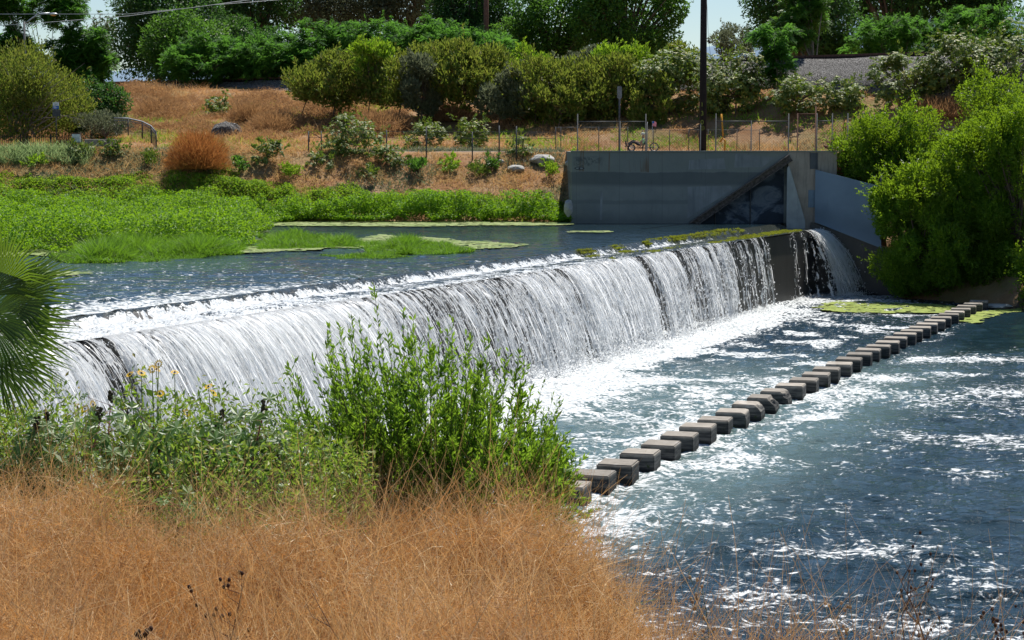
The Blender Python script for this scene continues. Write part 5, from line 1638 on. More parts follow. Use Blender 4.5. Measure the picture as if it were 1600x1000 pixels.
b = MB(); b.tube([(a.x + .2, 121.1, 7), (a.x + .2, 121.1, a.z)], .08, 6); b.build('stand', M_steel, bx)
M_midsteel = plain('worn_steel', (.17, .19, .21), .6, .4, .3)
cr = empty('curved_railing', tuple(P(210, 210, Y=130)), 'curved metal railing with wire infill bending down beside the brown hill', 'railing')
cp = [(178, 184.5, 129.5), (200, 185, 130), (222, 190, 130.5), (236, 197, 130.5), (244, 207, 130)]
tp = [P(x, y, Y=Y_) for x, y, Y_ in cp]
b = MB(); b.tube(tp, .05, 6); b.build('top_rail', M_midsteel, cr)
b = MB(); b.tube([p_ - Vector((0, 0, .16)) for p_ in tp], .03, 5); b.build('lower_rail', M_midsteel, cr)
for p_ in tp[1:]:
    b = MB(); b.tube([p_ - Vector((0, 0, 1.15)), p_], .045, 6); b.build('post', M_steel, cr)
for k in range(4):
    b = MB(); n_ = 14; vs = []; fs = []
    A, B = tp[k], tp[k + 1]
    for i in range(n_ + 1):
        p_ = A.lerp(B, i / n_); vs += [(p_.x - .008, p_.y + .01, p_.z - 1.1), (p_.x + .008, p_.y + .01, p_.z - 1.1), (p_.x + .008, p_.y + .01, p_.z - .05), (p_.x - .008, p_.y + .01, p_.z - .05)]
        fs.append(tuple(range(i * 4, i * 4 + 4)))
    b.add(vs, fs); b.build('infill', M_steel, cr)
kb = empty('concrete_kerb', tuple(P(155, 220, Y=122)), 'low grey concrete kerb right of the iron fence', 'kerb')
b = MB(); a = P(132, 221.5, Y=122); c = P(180, 217.5, Y=122); b.box(a.x, c.x, 122, 122.4, a.z - .3, c.z, .02); b.build('kerb', M_pillar, kb)
# gravel heap
g = ground(352, 214)
bmh = bmesh.new(); bmesh.ops.create_icosphere(bmh, subdivisions=4, radius=1)
for v in bmh.verts:
    j = vn(np.array([v.co.x * 3]), np.array([v.co.y * 3 + v.co.z]), 4)[0]
    v.co = Vector((v.co.x * 1.15, v.co.y * 1.0, max(v.co.z, -.2) * .85)) * (.85 + .3 * j)
me = bpy.data.meshes.new('gravel_heap'); bmh.to_mesh(me); bmh.free(); me.materials.append(M_gravel)
o = link('gravel_heap', me); o.location = P(352, 211, Y=g.y); o.location.z = g.z + .25; tag(o, 'heap of grey gravel behind the rust-red bush', 'gravel heap')
# boulders
M_rock = conc_mat('pale_rock', (.42, .41, .38), (.2, .19, .17), .4)
def rock(px, py, w, h, label, Y=None, seed=0, mat=None):
    g = ground(px, py) if Y is None else P(px, py, Y=Y)
    s = g.y / FPX
    bm = bmesh.new(); bmesh.ops.create_icosphere(bm, subdivisions=3, radius=1)
    for v in bm.verts:
        c = v.co.copy()
        j = vn(np.array([c.x * 1.7 + seed]), np.array([c.y * 1.7 + c.z * 2.1]), seed)[0]
        k = vn(np.array([c.x * 5 + seed]), np.array([c.y * 5 + c.z * 5]), seed)[0]
        f = .72 + .5 * j + .12 * k
        v.co = Vector((round(c.x * f * 4) / 4 * .5 + c.x * f * .5, c.y * f, round(c.z * f * 4) / 4 * .5 + c.z * f * .5))
        v.co.x *= w * s / 2; v.co.y *= w * s / 2.4; v.co.z *= h * s / 2
    me = bpy.data.meshes.new('boulder'); bm.to_mesh(me); bm.free(); me.materials.append(mat or M_rock)
    o = link('boulder', me); o.location = (g.x, g.y, g.z + h * s * .25)
    return tag(o, label, 'boulder', 'pale boulders')
rock(848, 254, 36, 17, 'largest pale boulder on the bare bank left of the wall', seed=1)
rock(806, 269, 26, 12, 'flat pale boulder lower left of the largest boulder', seed=2)
rock(889, 262, 12, 10, 'small pale rock right against the wall end', seed=3)
rock(783, 258, 10, 8, 'little white rock left of the two bigger boulders', seed=4)
rock(888, 330, 14, 24, 'grey block of rock at the water by the wall foot', seed=5, Y=111.2)
rock(1556, 480, 44, 8, 'flat sunlit pink-grey rock beside the far stepping blocks', seed=6, Y=100.5)
# root heap by the gate
rh = MB(); rr = random.Random(5); c0 = P(1305, 226, Y=114.5)
for k in range(34):
    a = Vector((rr.uniform(-.5, .5), rr.uniform(-.4, .4), rr.uniform(-.35, .1))); e = a + Vector((rr.uniform(-.5, .5), rr.uniform(-.3, .3), rr.uniform(-.1, .6)))
    rh.tube([c0 + a, c0 + a.lerp(e, .5) + Vector((rr.uniform(-.1, .1), 0, rr.uniform(-.1, .1))), c0 + e * .9], [.06, .045, .015], 5)
tag(rh.build('root_heap', M_rust), 'tangled dark heap of dead roots behind the gate', 'root heap')
# sign seen from behind
s2 = empty('grey_sign', tuple(P(968, 236, Y=121)), 'narrow grey sign seen from behind on a tall post left of the cyclist', 'sign')
b = MB(); q = P(968, 136, Y=121); b.tube([(q.x, q.y, 8.0), (q.x, q.y, q.z + .05)], .055, 6); b.build('post', M_steel, s2)
b = MB(); a = P(964.3, 154, Y=120.9); c = P(971.7, 134.5, Y=120.9)
bv = .06
b.prism([(a.x + bv, 120.9, a.z), (c.x - bv, 120.9, a.z), (c.x, 120.9, a.z + bv), (c.x, 120.9, c.z - bv), (c.x - bv, 120.9, c.z), (a.x + bv, 120.9, c.z), (a.x, 120.9, c.z - bv), (a.x, 120.9, a.z + bv)], (0, .02, 0))
b.build('panel', M_midsteel, s2)

# ------------------------------------------------------------------ cyclist on a recumbent tricycle
YC = 125.5
HX = P(1001.6, 226, Y=YC).x
def cp_(dx, dz, dy=0.): return Vector((HX + dx, YC + dy, ZPATH + .03 + dz))
def skin(name, verts, edges, rad, mat, parent, root=0):
    me = bpy.data.meshes.new(name)
    mi = world_of(parent).inverted()
    me.from_pydata([tuple(mi @ Vector(v)) for v in verts], edges, [])
    me.materials.append(mat)
    o = link(name, me, parent)
    m = o.modifiers.new('s', 'SKIN')
    for i, r in enumerate(rad):
        me.skin_vertices[0].data[i].radius = (r, r)
    me.skin_vertices[0].data[root].use_root = True
    m2 = o.modifiers.new('u', 'SUBSURF'); m2.levels = 1; m2.render_levels = 1
    return o
M_skin = plain('skin', (.42, .26, .18), .6, var=.05)
M_vest = plain('pale_green_shirt', (.38, .72, .45), .7, var=.05)
M_dark = plain('dark_trousers', (.03, .03, .04), .8)
M_shoe = plain('dark_shoe', (.02, .02, .025), .6)
M_helm = plain('white_helmet', (.5, .55, .5), .4)
M_tyre = plain('tyre', (.015, .015, .015), .8)
tr = empty('recumbent_tricycle', cp_(0, 0), 'low recumbent tricycle with a flagged pole behind its seat, on the path', 'tricycle')
def wheel(c, r, parent, name='wheel'):
    b = MB(); pts_ = [c + Vector((r * math.cos(a), 0, r * math.sin(a))) for a in [i * math.pi / 12 for i in range(25)]]
    b.tube(pts_, .024, 6, cap=False); w_ = b.build(name, M_tyre, parent)
    b = MB(); pts_ = [c + Vector(((r - .035) * math.cos(a), 0, (r - .035) * math.sin(a))) for a in [i * math.pi / 12 for i in range(25)]]
    b.tube(pts_, .012, 5, cap=False)
    for i in range(10):
        a = i * math.pi / 5; b.tube([c, c + Vector(((r - .035) * math.cos(a), 0, (r - .035) * math.sin(a)))], .004, 3, cap=False)
    b.tube([c - Vector((0, .04, 0)), c + Vector((0, .04, 0))], .03, 6)
    b.build('rim', M_steel_light, w_)
wheel(cp_(.86, .27), .27, tr); wheel(cp_(-.62, .22, -.36), .21, tr); wheel(cp_(-.62, .22, .36), .21, tr)
b = MB()
b.tube([cp_(.86, .27), cp_(.45, .22), cp_(0, .2), cp_(-.6, .24), cp_(-1.0, .40)], .028, 6)
b.tube([cp_(-.62, .22, -.34), cp_(-.6, .24), cp_(-.62, .22, .34)], .022, 6)
b.tube([cp_(.1, .2), cp_(.3, .62)], .02, 6)
b.build('frame', M_black, tr)
b = MB(); b.prism([cp_(-.28, .33, -.18), cp_(.1, .26, -.18), cp_(.34, .82, -.18), cp_(.37, .82, -.18), cp_(.13, .22, -.18), cp_(-.28, .29, -.18)], (0, .36, 0)); b.build('seat', M_black, tr)
b = MB(); b.tube([cp_(-1.0, .30, -.16), cp_(-1.0, .52, .16)], .016, 5); b.tube([cp_(-1.06, .30, -.2), cp_(-.94, .30, -.12)], .03, 5); b.build('crank', M_steel, tr)
b = MB(); b.tube([cp_(.72, .3), cp_(.74, 1.2), cp_(.72, 1.95)], .014, 5); b.build('flag_pole', M_steel_light, tr)
b = MB(); b.prism([cp_(.72, 1.96), cp_(.72, 1.62), cp_(.86, 1.62), cp_(.98, 1.58), cp_(1.0, 1.88), cp_(.86, 1.95)], (0, .012, 0)); fl_ = b.build('flag', plain('pink_stripes', (.75, .3, .38), .7, scale=40, var=.4), tr)
b = MB(); b.prism([cp_(.725, 1.955, -.006), cp_(.725, 1.80, -.006), cp_(.85, 1.80, -.006), cp_(.85, 1.945, -.006)], (0, .004, 0)); b.build('flag_canton', M_blue, fl_)
b = MB(); b.tube([cp_(.42, .3, .1), cp_(.42, 1.9, .1)], .012, 5); b.build('whip_pole', M_steel_light, tr)
pe = empty('person', cp_(0, .3), 'person in a pale green shirt and light helmet leaning back on the recumbent tricycle', 'person')
V_ = [cp_(0, .40), cp_(.10, .58), cp_(.20, .78), cp_(.17, .90), cp_(.14, 1.0), cp_(.12, 1.09)]
E_s = [(0, 1), (1, 2), (2, 3), (3, 4), (4, 5)]
R_s = [.14, .14, .15, .055, .09, .085]
for sy in (-1, 1):
    i0 = len(V_)
    V_ += [cp_(.18, .80, sy * .19), cp_(-.05, .58, sy * .25), cp_(-.26, .62, sy * .22), cp_(-.34, .63, sy * .21)]
    E_s += [(2, i0), (i0, i0 + 1), (i0 + 1, i0 + 2), (i0 + 2, i0 + 3)]; R_s += [.055, .045, .033, .04]
    i0 = len(V_)
    kn = .10 if sy > 0 else 0
    V_ += [cp_(-.04, .38, sy * .11), cp_(-.50, .60 + kn, sy * .13), cp_(-.88, .36 + kn * .8, sy * .14), cp_(-.98, .46 + kn, sy * .14)]
    E_s += [(0, i0), (i0, i0 + 1), (i0 + 1, i0 + 2), (i0 + 2, i0 + 3)]; R_s += [.085, .06, .042, .04]
skin('body', V_, E_s, R_s, M_skin, pe)
def part(idx, ed, rad, mat, name, root=0): skin(name, [V_[i] for i in idx], ed, rad, mat, pe, root)
skin('shirt', [V_[0], V_[1], V_[2], V_[6], V_[6].lerp(V_[7], .55), V_[14], V_[14].lerp(V_[15], .55)], [(0, 1), (1, 2), (2, 3), (3, 4), (2, 5), (5, 6)], [.155, .16, .17, .075, .06, .075, .06], M_vest, pe)
for a0 in (10, 18):
    skin('trouser_leg', [V_[a0], V_[a0 + 1], V_[a0 + 1].lerp(V_[a0 + 2], .9)], [(0, 1), (1, 2)], [.10, .075, .055], M_dark, pe)
    b = MB(); b.ball(V_[a0 + 3] + Vector((.0, 0, .0)), (.055, .05, .13), 8, 5); b.build('shoe', M_shoe, pe)
b = MB(); b.ball(V_[5] + Vector((.01, 0, .035)), (.145, .105, .10), 10, 6); b.build('helmet', M_helm, pe)
b = MB()
for sy in (-1, 1): b.ball(V_[13 if sy > 0 else 9] + Vector((-.02, 0, 0)), (.05, .03, .035), 6, 4)
for sy in (-1, 1):
    for f_ in range(4): b.tube([V_[9 if sy < 0 else 17] + Vector((-.03, (f_ - 1.5) * .018, .02)), V_[9 if sy < 0 else 17] + Vector((-.09, (f_ - 1.5) * .02, .0)), V_[9 if sy < 0 else 17] + Vector((-.08, (f_ - 1.5) * .018, -.03))], .009, 4)
b.build('hands', M_skin, pe)
# ------------------------------------------------------------------ foreground dry brush
rs = np.random.RandomState(42)
def mound(X, Y):
    """height of the dry brush above the near ground"""
    m = fbm(X * .9, Y * .9, 61, 3)
    a = .36 + .36 * (m - .5) * 2 + .42 * sstep(-1.9, -3.0, X) * sstep(9.5, 11.5, Y)
    dome = np.exp(-((X + .15) / 1.15) ** 2 - ((Y - 11.2) / 2.6) ** 2)
    dome2 = np.exp(-((X + 2.6) / 1.2) ** 2 - ((Y - 10.5) / 2.4) ** 2)
    edge = interp(X + (vn(X * 2, Y * 2, 3) - .5) * .5, [.25, 1.1, 2.4], [1, .42, .30])
    a = a + .42 * (fbm(X * 2.4, Y * 2.4, 63, 2) - .5)
    return np.maximum((a + .22 * dome + .10 * dome2) * edge, .05)
def near_brush(n, hl, wl, mat, name, label, k=4, lo=.0, hi=1.0, xr=(-5.6, 3.9), yr=(4.9, 14.6), up_=.5, curl=.5, dens=None):
    X = rs.uniform(*xr, n * 2); Y = rs.uniform(*yr, n * 2)
    lim = interp(X, [-4.6, -1.2, -.4, .4, .8, 1.2, 2.9], [12.5, 11.7, 13.6, 14.0, 12.6, 9.3, 8.6])
    # nearer ground is magnified: even out the density on screen
    pr = (np.abs(X) < Y * .275 + 1.1) & (Y < lim + (vn(X * 2.5, Y * 2.5, 8) - .5) * 1.2)
    keep = pr & (rs.rand(n * 2) < interp(X, [.2, 1.3, 2.5], [1, .30, .22]))
    if dens is not None: keep &= rs.rand(n * 2) < dens(X, Y)
    X, Y = X[keep][:n], Y[keep][:n]; n = len(X)
    H = mound(X, Y); g = near_z(X, Y)
    z = g + H * rs.uniform(lo, hi, n)
    D = unit(rdir(rs, n) + np.array([.12, -.05, up_]))
    cu = rdir(rs, n) * curl
    t = np.linspace(0, 1, k)
    L = rs.uniform(*hl, n)
    C = np.stack([X, Y, z], 1)[:, None] + D[:, None] * (t[None] * L[:, None])[..., None] + cu[:, None] * (t[None] ** 2 * L[:, None])[..., None]
    w = rs.uniform(*wl, n)[:, None] * (1 - .7 * t)[None]
    side = unit(np.cross(D, rdir(rs, n)))[:, None]
    V, F = ribbons(C, w, side)
    return tag(npmesh(name, V, F, mat), label, 'dry grass', kind='stuff')
near_brush(215000, (.07, .28), (.0010, .0023), leaf_mat('fine_dry_stems', [(.06, .022, .008), (.26, .115, .032), (.50, .245, .07), (.70, .45, .20)], .28, .7, .15, (.95, .45, .12), 1.1, (.54, .42, .27)), 'dry_brush', 'tangled orange-brown dry brush covering the near bank', 5, up_=.22, curl=.9)
near_brush(80000, (.14, .44), (.0011, .0027), G_straw, 'dry_stems', 'long pale straw stems tangled through the near dry brush', 6, .2, 1.0, up_=.25, curl=1.25, dens=lambda X, Y: .25 + .75 * sstep(.42, .62, fbm(X * 1.1 + 5, Y * 1.1, 98, 3)))
near_brush(24000, (.12, .4), (.0013, .003), leaf_mat('dark_dead_stems', [(.05, .03, .02), (.11, .06, .035), (.18, .10, .05)], .2, .8, .1), 'dead_stems', 'dark brown dead stems inside the near dry brush', 5, 0, .7, curl=.7,
           dens=lambda X, Y: .15 + .85 * sstep(.45, .7, fbm(X * .8, Y * .8, 99, 3)) * (X < .4))
near_brush(5200, (.45, .85), (.0012, .0024), G_straw, 'tall_dry_stems', 'tall wispy straw stems standing above the near dry brush', 7, .2, .7, up_=1.6, curl=.35)
near_brush(26000, (.05, .14), (.0016, .0032), leaf_mat('pale_straw', [(.55, .42, .25), (.70, .58, .38)], .3, .6, .3, (.8, .6, .3)), 'pale_straw', 'short pale straw bits caught in the near dry brush', 3, .5, 1.0, up_=.2, curl=1.2, dens=lambda X, Y: sstep(.45, .65, fbm(X * 1.3, Y * 1.3, 97, 3)))
# tiny dry seed pods that give the haze of dots
n = 60000
X = rs.uniform(-4.6, 2.6, n); Y = rs.uniform(5.2, 14.2, n)
kp = (np.abs(X) < Y * .275 + .2) & (Y < interp(X, [-4.6, -1.2, -.4, .4, .8, 1.2, 2.9], [12.4, 12.8, 13.8, 14.0, 12.6, 9.3, 8.6])) & (rs.rand(n) < interp(X, [.2, 1.3, 2.5], [1, .25, .12]))
X, Y = X[kp], Y[kp]; n = len(X)
p = np.stack([X, Y, near_z(X, Y) + mound(X, Y) * rs.uniform(.5, 1.25, n)], 1)
V, F = leaf_quads(p, rdir(rs, n), rdir(rs, n), rs.uniform(.006, .015, n), rs.uniform(.003, .006, n))
tag(npmesh('seed_pods', V, F, G_dry), 'tiny dry seed pods dotted through the near brush', 'seed pods', kind='stuff')
# a few long bare stems arching over the mounds
def bare_stem(px, py, Y, dx, dz, r, mat, twigs, seed, label, name='dead_stalk', heads=None, cat='stalk', group='dead stalks rising from the near brush', wr=.35):
    rr = random.Random(seed)
    b0 = P(px, py, Y=Y); g = float(near_z(b0.x, b0.y))
    base = Vector((b0.x, b0.y, g - .03))
    top = base + Vector((dx, rr.uniform(-.1, .1), dz))
    root = empty(name, base, label, cat, group)
    b = MB(); hd = MB()
    mid = base.lerp(top, .5) + Vector((rr.uniform(-.06, .06), 0, rr.uniform(0, .05)))
    path = [base, base.lerp(mid, .5) + Vector((rr.uniform(-.03, .03), 0, 0)), mid, mid.lerp(top, .5) + Vector((rr.uniform(-.04, .04), 0, .01)), top]
    b.tube(path, [r, r * .9, r * .8, r * .6, r * .35], 5)
    ends = [top]
    for k in range(twigs):
        t_ = rr.uniform(.25, .95); i = min(int(t_ * 4), 3); q = path[i].lerp(path[i + 1], t_ * 4 - i)
        l = dz * wr * rr.uniform(.5, 1.2) * (1.1 - t_ * .5); an = rr.uniform(0, 6.28)
        e = q + Vector((math.cos(an) * l * .7, math.sin(an) * l * .4, l * rr.uniform(.35, .95)))
        m = q.lerp(e, .5) + Vector((math.cos(an) * l * .15, 0, -l * .05))
        b.tube([q, m, e], [r * .5, r * .4, r * .2], 4); ends.append(e)
        for j in range(2):
            q2 = m.lerp(e, rr.random()); e2 = q2 + Vector((rr.uniform(-.4, .4) * l * .6, rr.uniform(-.2, .2) * l, l * rr.uniform(.1, .5)))
            b.tube([q2, e2], [r * .3, r * .15], 4); ends.append(e2)
    b.build('stems', mat, root)
    if heads:
        n_, mh, sz = heads
        for e in ends:
            if rr.random() < n_:
                hd = MB(); hd.ball(e, (sz * .8, sz * .8, sz), 6, 4); hd.build('seed_head', mh, root)
    return root
M_dead = plain('dead_stalk', (.13, .075, .05), .85); M_pale = plain('pale_stalk', (.38, .26, .15), .8)
M_hd = plain('dark_seed', (.06, .03, .02), .9)
for i, (px, Y, dx, dz, r, mt, tw, hd, lb) in enumerate([
        (1500, 8.6, -.30, .80, .0055, M_dead, 12, (.5, M_hd, .009), 'forked dead brown stalk leaning left with withered pods, tallest at bottom right'),
        (1440, 8.3, -.05, .62, .004, M_dead, 9, (.6, M_hd, .008), 'upright dead stalk beside the tallest forked stalk'),
        (1545, 8.1, .06, .50, .0035, M_dead, 12, (.9, M_hd, .010), 'stalk with many round dark seed heads at bottom right'),
        (1585, 8.4, .10, .55, .003, M_dead, 7, (.6, M_hd, .008), 'thin dark stalk at the very right edge'),
        (1150, 8.6, -.16, .58, .003, M_greenstem, 7, (.7, M_pale, .010), 'thin greenish stalk leaning left with pale bud heads'),
        (1290, 8.4, .06, .50, .003, M_greenstem, 8, (.7, M_pale, .009), 'thin greenish stalk with branching buds left of the dead stalks'),
        (1060, 9.0, .02, .42, .003, M_pale, 7, (.5, M_pale, .008), 'pale dry stalk at the right foot of the orange mound'),
        (1380, 8.2, .22, .42, .0035, M_pale, 7, None, 'pale arching stalk low at the bottom right'),
        (330, 9.2, .16, .72, .005, M_dead, 9, (.6, M_hd, .012), 'dark dead stalk with black pods in the left dry brush'),
        (270, 8.6, -.12, .62, .005, M_dead, 8, (.7, M_hd, .014), 'dark knotted stalk beside the black-podded stalk'),
        (640, 8.2, -.42, .82, .004, M_dead, 4, None, 'long thin dark stem arching left over the orange brush'),
        (445, 7.6, .05, .75, .003, M_greenstem, 16, None, 'upright dull green broom-like stalk in the brown brush'),
        (705, 8.0, -.08, .45, .004, M_dead, 3, None, 'short dark stem with two prongs in the orange mound'),
        (80, 8.5, .12, .7, .003, M_pale, 10, None, 'pale branching stalk at the left in the brown brush'),
        (940, 10.5, .15, .75, .003, M_pale, 10, (.4, M_pale, .007), 'tall pale stalk poking from the crest of the orange mound')]):
    bare_stem(px, 950, Y, dx, dz, r, mt, tw, i + 3, lb, heads=hd)

# withered hanging leaves on the tallest stalk
# ------------------------------------------------------------------ the bush in the middle
BX, BY = P(690, 800, Y=14.9).x, 14.9
bz0 = float(near_z(BX, BY))
bush = empty('mulefat_bush', (BX, BY, bz0), 'big bright green willow-leaved bush in front of the waterfall with one tall pointed shoot', 'bush')
rs = np.random.RandomState(9)
tips = []
# outline of the shoots in the photograph: (px, py) of shoot tips, taken at the bush's own depth and spread in depth
outline = [(583, 436), (548, 486), (543, 506), (512, 530), (630, 482), (688, 505), (700, 515), (605, 515), (758, 525), (655, 530), (490, 560), (455, 578), (462, 590), (512, 520), (795, 550), (812, 548), (762, 560), (848, 600), (830, 640), (872, 650), (878, 680), (884, 716), (865, 700), (905, 745), (918, 800),
           (440, 620), (436, 660), (450, 700), (575, 540), (640, 560), (725, 560), (740, 590), (780, 600), (820, 600), (525, 600), (480, 640), (850, 760), (915, 780), (900, 800), (860, 670)]
for (x, y) in outline: tips.append((x, y, rs.uniform(-.35, .35)))
for _ in range(250):
    x = rs.uniform(420, 908); top_ = np.interp(x, [432, 480, 520, 583, 620, 700, 780, 830, 880, 912], [575, 520, 480, 440, 462, 478, 522, 565, 635, 735])
    y = top_ + (rs.rand() ** .8) * (800 - top_) * .92
    tips.append((x, y, rs.uniform(-.85, .55)))
LV = [[], [], [], []]; sb = MB()
for i, (x, y, dy) in enumerate(tips):
    tip = P(x, y, Y=BY + dy)
    fx = (x - 690) / 230
    rootp = Vector((BX + fx * .30 + rs.uniform(-.1, .1), BY + dy * .3, bz0))
    ln = (tip - rootp).length
    m = rootp.lerp(tip, .55) + Vector((fx * .22 * ln * .5, 0, -abs(fx) * .10 * ln))
    seg = 12
    pts_ = []
    for k in range(seg + 1):
        t_ = k / seg
        pts_.append(rootp * (1 - t_) ** 2 + m * 2 * t_ * (1 - t_) + tip * t_ ** 2)
    sb.tube(pts_[::3], [.010, .008, .006, .0035, .0015] if i < 40 else [.006, .005, .004, .0025, .001], 4, cap=False)
    A = np.array([tuple(p_) for p_ in pts_])
    # leaves round the upper part of the shoot and its side twigs
    nside = 5 if i < 40 else 4
    chains = [(A[int(seg * .35):], 60)]
    for s_ in range(nside):
        t_ = rs.uniform(.4, .86); k = int(t_ * seg); ax = unit(A[min(k + 1, seg)] - A[k])
        d_ = unit(ax + rdir(rs, 1)[0] * .7); l_ = rs.uniform(.12, .34) * (1.2 - t_) * 1.7
        tt = np.linspace(0, 1, 6)[:, None]
        ch = A[k] + d_ * l_ * tt + ax * l_ * .35 * tt ** 2
        chains.append((ch, 27)); sb.tube([ch[0], ch[3], ch[5]], [.003, .002, .001], 3, cap=False)
    for ch, nl in chains:
        L_ = len(ch) - 1
        t_ = rs.uniform(0, L_, nl); k = np.minimum(t_.astype(int), L_ - 1); f = (t_ - k)[:, None]
        c_ = ch[k] * (1 - f) + ch[k + 1] * f; ax = unit(ch[k + 1] - ch[k])
        D = unit(ax * .95 + rdir(rs, nl) * .75)
        LV[0].append(c_); LV[1].append(D); LV[2].append(unit(rdir(rs, nl) + np.array([0, 0, .4]))); LV[3].append(rs.uniform(.036, .076, nl))
C_, D_2, N_, L_ = [np.concatenate(a) for a in LV]
V, F = leaf_quads(C_, D_2, N_, L_, L_ * .29, .06)
npmesh('foliage', V, F, G_bush, bush)
sb.build('stems', plain('bush_stems', (.10, .075, .045), .8), bush)

# ------------------------------------------------------------------ palm at the left edge
pc = P(-40, 500, Y=13.0)
palm = empty('fan_palm', (pc.x - .1, pc.y, float(near_z(pc.x, pc.y))), 'dark green fan palm cut by the left edge of the photo', 'palm')
b = MB(); b.tube([(pc.x - .15, pc.y + .1, float(near_z(pc.x, pc.y)) - .3), (pc.x - .1, pc.y + .05, pc.z - .5), (pc.x - .1, pc.y, pc.z - .25)], [.17, .16, .12], 10); b.build('trunk', M_bark, palm)
rs = np.random.RandomState(31)
def fan(c, d, up_v, Rr, name='fan_leaf', nseg=22, spread=1.9):
    c = np.array(c); d = unit(np.array(d, float)); s = unit(np.cross(d, np.array(up_v, float))); u = np.cross(s, d)
    vs = []; fs = []
    hub = c - d * Rr * .10
    for i in range(nseg):
        a = (i / (nseg - 1) - .5) * spread
        dd = d * math.cos(a) + s * math.sin(a)
        l = Rr * (1 - .16 * abs(a)) * rs.uniform(.93, 1.05)
        w = Rr * .019
        ss = -d * math.sin(a) + s * math.cos(a)
        sag = np.array([0, 0, -1.]) * l * rs.uniform(.03, .16)
        lift = u * w * .45
        k = len(vs)
        vs += [hub, c + dd * l * .55 - ss * w * .95 + lift, c + dd * l * .55 + sag * .1 - lift * .6, c + dd * l * .55 + ss * w * .95 + lift, c + dd * l + sag]
        fs += [(k, k + 1, k + 2), (k, k + 2, k + 3), (k + 1, k + 4, k + 2), (k + 2, k + 4, k + 3)]
    return np.array(vs), np.array(fs)
fans = [((-48, 462), (.45, -.3, .85), .46), ((-40, 492), (.98, -.3, .30), .62), ((-52, 540), (.95, -.4, -.22), .62), ((-58, 590), (.7, -.4, -.6), .50), ((-80, 520), (.85, .5, .05), .62), ((-60, 515), (.9, -.2, .1), .60), ((-66, 565), (.85, .1, -.35), .58), ((-84, 480), (.6, .3, .6), .55)]
for i, ((x, y), d, Rr) in enumerate(fans):
    c = P(x + 54, y - 24, Y=13.0 + rs.uniform(-.25, .25))
    V, F = fan(c, d, (rs.uniform(-.2, .2), -.75, .65), Rr)
    f_ = npmesh('fan_leaf', V, F, G_palm, palm)
    b = MB(); b.tube([(pc.x - .1, pc.y, pc.z - .3), c], [.016, .010], 5); b.build('stalk', M_greenstem, palm)

# ------------------------------------------------------------------ castor plants, sunflowers and weeds on the left
GC = 'castor plants in the near thicket'
rs = np.random.RandomState(55)
def castor(px, Y, h, label, nleaf=46, seed=0, mat=None, spread=.5, Lr=(.05, .12), heads=2):
    rs = np.random.RandomState(seed)
    x = (px - 800) / FPX * Y; g = float(near_z(x, Y)); base = Vector((x, Y, g))
    root = empty('castor_plant', base, label, 'plant', GC)
    st = MB(); pts_ = []; hd = MB()
    nst = 4
    for s_ in range(nst):
        an = rs.uniform(0, 6.28); e = base + Vector((math.cos(an) * spread * rs.uniform(.3, 1), math.sin(an) * spread * .7, h * rs.uniform(.6, 1)))
        m = base.lerp(e, .5) + Vector((0, 0, h * .12))
        st.tube([base - Vector((0, 0, .05)), m, e], [.010, .008, .004], 5)
        for k in range(nleaf // nst):
            t_ = rs.uniform(.25, 1.0); q = (base.lerp(m, t_ * 2) if t_ < .5 else m.lerp(e, t_ * 2 - 1))
            d_ = Vector(rdir(rs, 1)[0]); d_.z = abs(d_.z) * .5; l = rs.uniform(.08, .24)
            lp_ = q + d_ * l
            st.tube([q, lp_], [.0022, .0016], 3, cap=False); pts_.append((tuple(lp_), (d_.x * .5, d_.y * .5 - .5, .7)))
        if s_ < heads:
            hd = MB()
            for j in range(16):
                hd.ball(e + Vector((rs.normal(0, .009), rs.normal(0, .009), .02 + j * .005)), .012, 5, 3)
            hd.build('seed_head', M_seed, root)
    p = np.array([a for a, _ in pts_]); nn = np.array([c for _, c in pts_]) + rdir(rs, len(pts_)) * .45
    V, F = star_leaves(rs, p, nn, rs.uniform(*Lr, len(p)), 7, .30)
    npmesh('leaves', V, F, mat or M_castn, root)
    st.build('stems', M_redstem, root)
    return root
M_castn = leaf_mat('near_castor_leaves', [(.035, .09, .025), (.07, .15, .03), (.13, .23, .05), (.24, .30, .16)], .35, .42, .4, (.36, .55, .04))
M_casty = leaf_mat('yellowing_castor_leaves', [(.10, .16, .02), (.24, .26, .02), (.4, .34, .02)], .35, .4, .4, (.6, .5, .03))
cl = [(20, 12.9, 1.15, 'tall castor plant with red stems below the palm at the left edge', None), (95, 13.2, 1.1, 'castor plant with wide pale leaves just right of the palm tips', None), (150, 13.4, 1.0, 'castor plant left of the sunflowers, with dark seed heads', None),
      (235, 13.6, .95, 'castor plant directly beneath the sunflowers', None), (300, 13.7, .95, 'castor plant with a long slanting red stem right of the sunflowers', None), (360, 13.8, .95, 'castor plant between the slanting red stem and the big bush', None),
      (420, 13.9, .9, 'castor plant touching the left side of the big bush', None), (265, 12.8, .65, 'low glossy castor plant in front at the middle of the thicket', None), (330, 12.7, .62, 'low dark castor plant next to the brown brush', None),
      (45, 12.2, .62, 'yellowing castor plant low at the left edge', M_casty), (190, 12.7, .55, 'small yellow-green castor plant at the border of the brown brush', None), (395, 12.9, .55, 'low leafy castor plant at the foot of the big bush', None), (75, 11.2, .42, 'single small castor sprig standing in the brown brush', None)]
for i, (px, Y, h, lb, mt) in enumerate(cl):
    castor(px, Y, h * 1.3, lb, 210 if i < 9 else (90 if i < 12 else 10), 200 + i, mt, .34 if i < 12 else .12)
